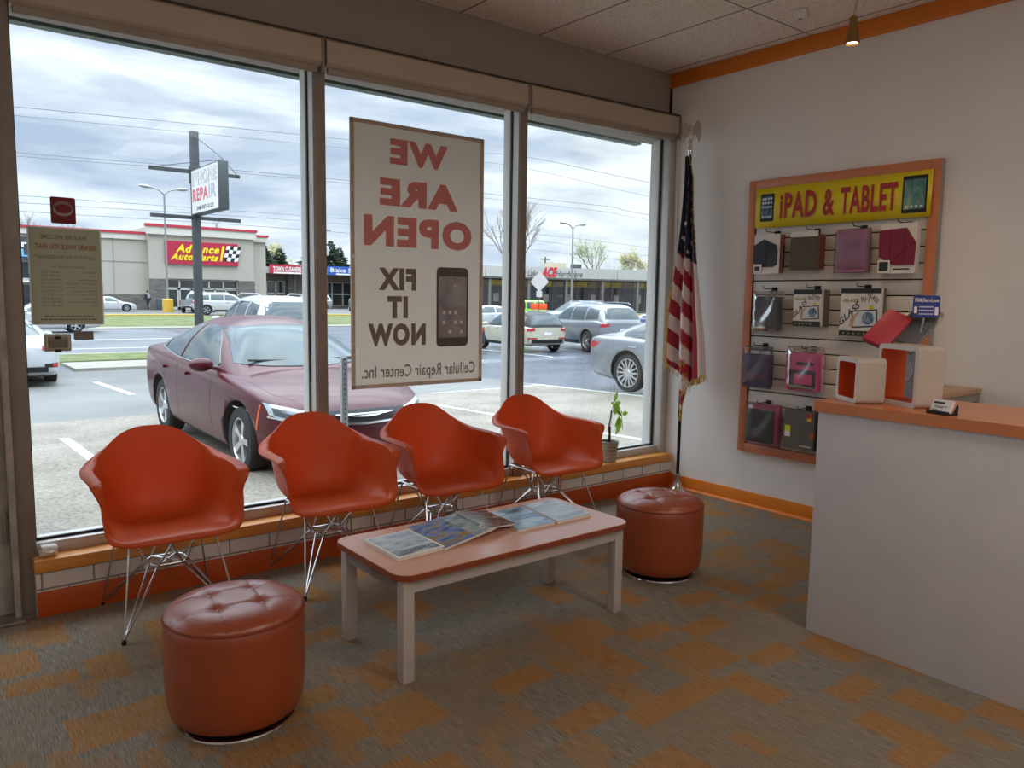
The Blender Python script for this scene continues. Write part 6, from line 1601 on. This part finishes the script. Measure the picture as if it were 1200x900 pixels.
bm = BM(); box(bm, 14.2, 15.4, 7, 8, 5.25, 6.1, 0, .1); box(bm, 0.0, 1.0, 6, 7, 5.25, 6.4, 0, .1); obj('roof_vent', bm, POLE, t)

# ------------------------------------------------------------------ poles, wires
for k, (x, y, h) in enumerate([(39.3, 91, 10.4), (76.5, 90, 8.2)]):
    t = thing('utility_pole', ['wooden utility pole behind the blue shop sign', 'wooden utility pole behind the hardware store'][k], 'utility pole', (x, y, 0))
    bm = BM(); tube(bm, [(0, 0, 0), (0, 0, h)], [.2, .14], 8); obj('pole', bm, mat('pole_wood', '7b746b', .85), t)
    bm = BM(); box(bm, -1.0, 1.0, -.06, .06, h - .5, h - .35); obj('cross_arm', bm, MATS['pole_wood'], t)
    if k == 0:
        bm = BM(); lathe(bm, [(.3, h - 3.6), (.32, h - 3.55), (.32, h - 2.6), (.25, h - 2.5), (.05, h - 2.45)], 14, (.4, 0, 0)); obj('transformer', bm, mat('transformer_grey', '98a0a3', .5), t)
WR = [[(-25, 10.0), (1.7, 11.34), (17, 12.08), (29.7, 12.58), (36.5, 13.0), (51.6, 12.45), (90, 11.2)], [(-25, 9.7), (1.67, 10.89), (17, 11.53), (29.7, 12.0), (36.5, 12.1), (51.6, 11.2), (90, 9.5)],
      [(-25, 8.2), (1.78, 8.97), (16.96, 9.43), (44.4, 9.87), (51.7, 9.55), (90, 8.5)], [(-25, 8.0), (1.77, 8.79), (16.95, 9.26), (44, 9.4), (51.7, 9.1), (90, 7.8)],
      [(-25, 6.4), (1.88, 6.7), (16.9, 6.85), (36.6, 6.92), (51.9, 6.53), (90, 5.2)], [(-25, 5.9), (1.86, 6.33), (16.9, 6.52), (36.6, 6.43), (51.9, 5.74), (90, 4.4)], [(-25, 5.6), (1.84, 5.87), (16.9, 5.95), (36.6, 5.67), (51.9, 5.1), (90, 4.2)]]
WL = ['topmost overhead wire across the sky', 'second overhead wire from the top', 'upper line of the close pair of wires at mid height', 'lower line of the close pair of wires at mid height', 'upper of the three low wires just over the store roofs', 'middle of the three low wires just over the store roofs', 'lowest overhead wire just over the store roofs']
for k, P in enumerate(WR):
    bm = BM(); tube(bm, cr([(x, 46 + .1 * k, z) for x, z in P], 6), .017 if k not in (0, 2) else .024, 5)
    tag(obj('overhead_wire', bm, mat('wire_grey', '82888f', .6)), WL[k], 'wire', 'overhead wires along the road')

# ------------------------------------------------------------------ diamond sign, walker, bin
t = thing('diamond_sign', 'pale diamond road sign on a post with orange flags, above the cream hatchback', 'road sign', (19.9, 25.0, -.4), radians(-38))
bm = BM(); tube(bm, [(0, .02, 0), (0, .02, 2.9)], .03, 6); obj('post', bm, mat('post_rust', '9a5a48', .6), t)
bm = BM(); prism(bm, [(0, -.5), (.45, 0), (0, .5), (-.45, 0)], (0, -.02, 2.75), (1, 0, 0), (0, 0, 1), (0, .02, 0)); obj('diamond_plate', bm, mat('plate_pale', 'c6c2ba', .5, var=.1), t)
bm = BM(); box(bm, -.14, .14, -.03, 0, 2.0, 2.3); obj('lower_plate', bm, mat('plate_pale', 'c6c2ba', .5), t)
for s in (-1, 1):
    bm = BM(); box(bm, min(s * .02, s * .4), max(s * .02, s * .4), -.05, .05, 1.38, 1.68, 0, .02); obj('orange_flag', bm, mat('flag_orange', 'e8551c', .6), t)

t = thing('person', 'person in dark jacket and trousers walking by the stone wall of the parts store', 'person', (13.4, 72.5, -.04), radians(20))
def skin_body(name, verts, edges, rad, mats, zcut, parent):
    me = bpy.data.meshes.new(name); me.from_pydata(verts, edges, []); o = bpy.data.objects.new(name, me); COL.objects.link(o)
    sk = o.modifiers.new('k', 'SKIN'); sv = me.skin_vertices[0].data
    for i, r in enumerate(rad): sv[i].radius = (r, r)
    sv[0].use_root = True
    sb = o.modifiers.new('s', 'SUBSURF'); sb.levels = 2; sb.render_levels = 2
    dg = bpy.context.evaluated_depsgraph_get(); m2 = bpy.data.meshes.new_from_object(o.evaluated_get(dg)); o.modifiers.clear(); o.data = m2
    for m in mats: m2.materials.append(m)
    for p in m2.polygons:
        p.use_smooth = True; c = p.center; p.material_index = zcut(c)
    o.parent = parent
    return o
vs = [(0, 0, .95), (0, 0, 1.15), (0, .01, 1.38), (0, .02, 1.50), (0, .03, 1.60), (0, .03, 1.70),
      (.1, 0, .90), (.13, .16, .50), (.12, .10, .09), (.12, .24, .05), (-.1, 0, .90), (-.12, -.08, .48), (-.12, -.34, .13), (-.12, -.22, .04),
      (.19, .0, 1.40), (.25, -.06, 1.14), (.25, .04, .90), (.25, .07, .80), (-.19, 0, 1.40), (-.26, .04, 1.14), (-.24, .2, .98), (-.24, .27, .93)]
es = [(0, 1), (1, 2), (2, 3), (3, 4), (4, 5), (0, 6), (6, 7), (7, 8), (8, 9), (0, 10), (10, 11), (11, 12), (12, 13), (2, 14), (14, 15), (15, 16), (16, 17), (2, 18), (18, 19), (19, 20), (20, 21)]
rd = [.15, .15, .16, .06, .09, .08, .1, .065, .045, .04, .1, .065, .045, .04, .07, .05, .038, .035, .07, .05, .038, .035]
JK, TR_, SKN, SHOE = mat('jacket_dark', '23252b', .8), mat('trouser_black', '17181c', .8), mat('skin_tone', 'b08468', .6), mat('shoe_dark', '2c2a28', .7)
skin_body('body', vs, es, rd, [JK, TR_, SKN, SHOE], lambda c: 3 if c.z < .1 else 1 if c.z < .93 and abs(c.x) < .21 else 2 if (c.z > 1.47 or (abs(c.x) > .2 and c.z < .88)) else 0, t)
bm = BM(); bmesh.ops.create_uvsphere(bm, u_segments=14, v_segments=8, radius=1, matrix=Matrix.Translation((0, .02, 1.70)) @ Matrix.Diagonal((.1, .11, .09, 1))); obj('hair', bm, mat('hair_dark', '1d1815', .8), t)
bm = BM(); box(bm, -.13, .13, -.24, -.1, 1.08, 1.42, 0, .04); obj('backpack', bm, mat('pack_pale', '8d8f94', .7), t)
t = thing('trash_bin', 'blue grey trash bin beside the parts store doors', 'bin', (14.75, 73.6, -.03))
bm = BM(); lathe(bm, [(.3, 0), (.34, .05), (.36, .8), (.36, .85)], 18); obj('bin_body', bm, mat('bin_blue', '4e5c68', .6), t)
bm = BM(); lathe(bm, [(.37, .85), (.36, .98), (.22, 1.1), (.05, 1.13)], 18); obj('lid', bm, mat('bin_lid', '3b4650', .6), t)

# ------------------------------------------------------------------ trees
BARK = mat('tree_bark', '7d746b', .9, var=.15); BARKP = mat('tree_bark_pale', '8f8a80', .9, var=.15)
def bare_tree(name, label, x, y, h, seed, spread=.5, leaves=None, lm=None, group=None, levels=5, thick=.02, bark=None):
    t = thing(name, label, 'tree', (x, y, 0), 0, group); rr = random.Random(seed)
    bm = BM(); tips = []
    def br(p, d, l, r, lev):
        q = p + d * l * .5 + Vector((rr.gauss(0, .05), rr.gauss(0, .05), 0)) * l; e = q + (d + Vector((rr.gauss(0, .12), rr.gauss(0, .12), .08))).normalized() * l * .5
        tube(bm, [p, q, e], [r, r * .85, r * .68], 4 if lev < 3 else 3, caps=False)
        if lev == 0: tips.append(e); return
        for k in range(rr.choice((2, 3, 3)) if lev < levels else 4):
            a = rr.uniform(0, 2 * pi); s = spread * rr.uniform(.6, 1.3)
            nd = (d + Vector((cos(a) * s, sin(a) * s, rr.uniform(-.05, .25)))).normalized()
            br(e if k else q.lerp(e, .6), nd, l * rr.uniform(.62, .82), r * .6, lev - 1)
            tips.append(e)
    br(Vector((0, 0, 0)), Vector((0, 0, 1)), h * .30, h * thick, levels)
    obj('trunk', bm, bark or BARK, t, smooth=False, dbl=False)
    if leaves:
        bm = BM()
        for p in tips:
            for _ in range(leaves):
                c = p + Vector((rr.gauss(0, .35), rr.gauss(0, .35), rr.gauss(0, .3))); a = Vector((rr.gauss(0, 1), rr.gauss(0, 1), rr.gauss(0, 1))).normalized(); b = a.orthogonal().normalized(); s = rr.uniform(.08, .16)
                bm.faces.new([bm.verts.new(c + a * s), bm.verts.new(c + b * s), bm.verts.new(c - a * s), bm.verts.new(c - b * s)])
        obj('foliage', bm, lm, t, smooth=False, dbl=False)
def conifer(label, x, y, h, seed, w=.28):
    t = thing('conifer', label, 'tree', (x, y, 0), 0, 'dark conifers behind the shop row'); rr = random.Random(seed)
    bm = BM(); tube(bm, [(0, 0, 0), (0, 0, h)], [h * .02, .02], 6); obj('trunk', bm, BARK, t)
    bm = BM(); nlay = 26
    for i in range(nlay):
        z = h * (.12 + .86 * i / nlay); R_ = h * w * (1 - i / nlay) ** .85 + .1
        for k in range(12):
            a = rr.uniform(0, 2 * pi); l = R_ * rr.uniform(.6, 1.15); d = Vector((cos(a), sin(a), -.25)); s_ = Vector((-sin(a), cos(a), 0)) * l * .28
            p0 = Vector((0, 0, z)); p1 = p0 + d * l * .55; p2 = p0 + d * l + Vector((0, 0, l * .08))
            grid(bm, [[p0, p0], [p1 - s_ + Vector((0, 0, -.1)), p1 + s_ + Vector((0, 0, -.1))], [p2, p2 + Vector((.01, 0, 0))]]); grid(bm, [[p0, p0 + Vector((0, 0, .01))], [p1 + Vector((0, 0, .15)), p1 + Vector((0, 0, -.25))], [p2, p2 + Vector((0, .01, 0))]])
    obj('foliage', bm, mat('conifer_green', '4a5a4a', .9, var=.3, vs=1), t, smooth=False, dbl=False)
for k, (x, y, h) in enumerate([(35.2, 101, 8.6), (38.6, 104, 8.6), (42.2, 102, 8.8), (45.0, 101, 9.8), (47.4, 103, 9.0), ]):
    conifer(['dark conifer just right of the parts store', 'second dark conifer right of the parts store', 'dark conifer behind the red cleaners sign', 'tallest dark conifer over the blue shop sign', 'dark conifer right of the tallest one over the blue sign'][k], x, y, h, k + 2, .6)
YLF = mat('bud_yellow', 'aea672', .8, var=.25, vs=2); GLF = mat('bud_green', '96a06b', .8, var=.2)
bare_tree('budding_tree', 'yellow budding tree over the red cleaners sign', 39.5, 106, 9.6, 21, .45, 6, YLF, levels=4, bark=BARKP)
bare_tree('bare_tree', 'tall bare tree rising behind the second window upright', 70.5, 92, 17, 5, .42, levels=6, thick=.016)
bare_tree('budding_tree', 'pale budding tree behind the hardware store, left of the yellow one', 90, 92, 13.0, 8, .42, 2, GLF, levels=5, thick=.015, bark=BARKP)
bare_tree('budding_tree', 'low pale budding tree behind the hardware store roof unit', 80.5, 95, 9.5, 12, .5, 2, GLF, levels=4, thick=.015, bark=BARKP)
bare_tree('budding_tree', 'small budding tree behind the hardware store, right of the first lamp', 94.5, 91, 9.0, 15, .5, 2, GLF, levels=4, thick=.015, bark=BARKP)
bare_tree('budding_tree', 'yellow green budding tree at the right edge of the window', 99, 92, 11.6, 17, .5, 5, YLF, levels=5, thick=.015, bark=BARKP)
for k, (x, h) in enumerate([(9.0, 11.5), (12.6, 11.4), (19.5, 10.2), (29.5, 12.0), (33.5, 10.8)]):
    bare_tree('bare_tree', ['bare tree behind the red square sticker', 'bare tree over the parts store, right of the red sticker', 'bare tree over the store wall left of the tall pole', 'bare tree showing below the phone repair light box', 'thin bare tree right of the phone repair light box'][k], x, 108, h, 30 + k, .55, levels=5, thick=.02)

# ------------------------------------------------------------------ sky, light, camera
w = bpy.data.worlds.new('overcast_sky'); sc.world = w; w.use_nodes = True
N, L = w.node_tree.nodes, w.node_tree.links
bg = N['Background']; tc = N.new('ShaderNodeTexCoord'); mp = N.new('ShaderNodeMapping'); mp.inputs['Scale'].default_value = (1.0, 1.0, 4.6); mp.inputs['Location'].default_value = (.3, .1, .2)
L.new(tc.outputs['Generated'], mp.inputs['Vector'])
nz = N.new('ShaderNodeTexNoise'); nz.inputs['Scale'].default_value = 3.3; nz.inputs['Detail'].default_value = 8; nz.inputs['Roughness'].default_value = .55; nz.inputs['Distortion'].default_value = .25
L.new(mp.outputs[0], nz.inputs['Vector'])
r = N.new('ShaderNodeValToRGB'); E_ = r.color_ramp.elements
E_[0].position, E_[0].color = .36, lin('a3b1c9'); E_[1].position, E_[1].color = .62, lin('eef3f8')
e = E_.new(.48); e.color = lin('c3cddd')
L.new(nz.outputs['Fac'], r.inputs['Fac'])
sp = N.new('ShaderNodeSeparateXYZ'); L.new(tc.outputs['Generated'], sp.inputs[0])
mr = N.new('ShaderNodeMapRange'); mr.interpolation_type = 'SMOOTHSTEP'; mr.inputs[1].default_value = .30; mr.inputs[2].default_value = .85; mr.inputs[3].default_value = SKY; mr.inputs[4].default_value = SKY * ZENITH
L.new(sp.outputs[2], mr.inputs[0])
L.new(r.outputs['Color'], bg.inputs['Color']); L.new(mr.outputs[0], bg.inputs['Strength'])

def area(name, loc, rot, sx, sy, power, col):
    l = bpy.data.lights.new(name, 'AREA'); l.shape = 'RECTANGLE'; l.size = sx; l.size_y = sy; l.energy = power; l.color = lin(col)[:3]
    o = bpy.data.objects.new(name, l); COL.objects.link(o); o.location = loc; o.rotation_euler = rot; return o
# unseen ceiling lamps added to brighten the room, behind and beside the viewpoint
for k, (x, y) in enumerate([(-2.3, -4.3), (-2.3, -6.2), (-4.6, -5.6), (-6.8, -4.6)]):
    area('fill_light', (x, y, HC - .01), (0, 0, 0), .6, 1.2, FILL_POWER, 'fff3e6')
l = bpy.data.lights.new('pendant_glow', 'SPOT'); l.energy = 8; l.color = lin('ffdca8')[:3]; l.spot_size = radians(120); l.spot_blend = 1.0; l.shadow_soft_size = .03
o = bpy.data.objects.new('pendant_glow', l); COL.objects.link(o); o.location = (-.861, -1.82, 2.855)

cam = bpy.data.cameras.new('camera'); co = bpy.data.objects.new('camera', cam); COL.objects.link(co)
yaw, pitch, roll = radians(38.5793), radians(-6.2833), radians(.8636)
F_ = Vector((sin(yaw) * cos(pitch), cos(yaw) * cos(pitch), sin(pitch))); R_ = Vector((cos(yaw), -sin(yaw), 0)); U_ = R_.cross(F_)
R2 = R_ * cos(roll) + U_ * sin(roll); U2 = U_ * cos(roll) - R_ * sin(roll)
M = Matrix((R2, U2, -F_)).transposed().to_4x4(); M.translation = Vector((-4.8944, -4.0463, 1.5)); co.matrix_world = M
cam.sensor_width = 36; cam.lens = 907.695 / 1200 * 36; cam.clip_end = 600; cam.clip_start = .05
sc.camera = co
vs_ = sc.view_settings; vs_.view_transform = 'Standard'; vs_.look = 'None'; vs_.gamma = 1; vs_.use_curve_mapping = False; vs_.exposure = EXPOSURE
sc.cycles.max_bounces = 10; sc.cycles.transparent_max_bounces = 24; sc.cycles.diffuse_bounces = 6
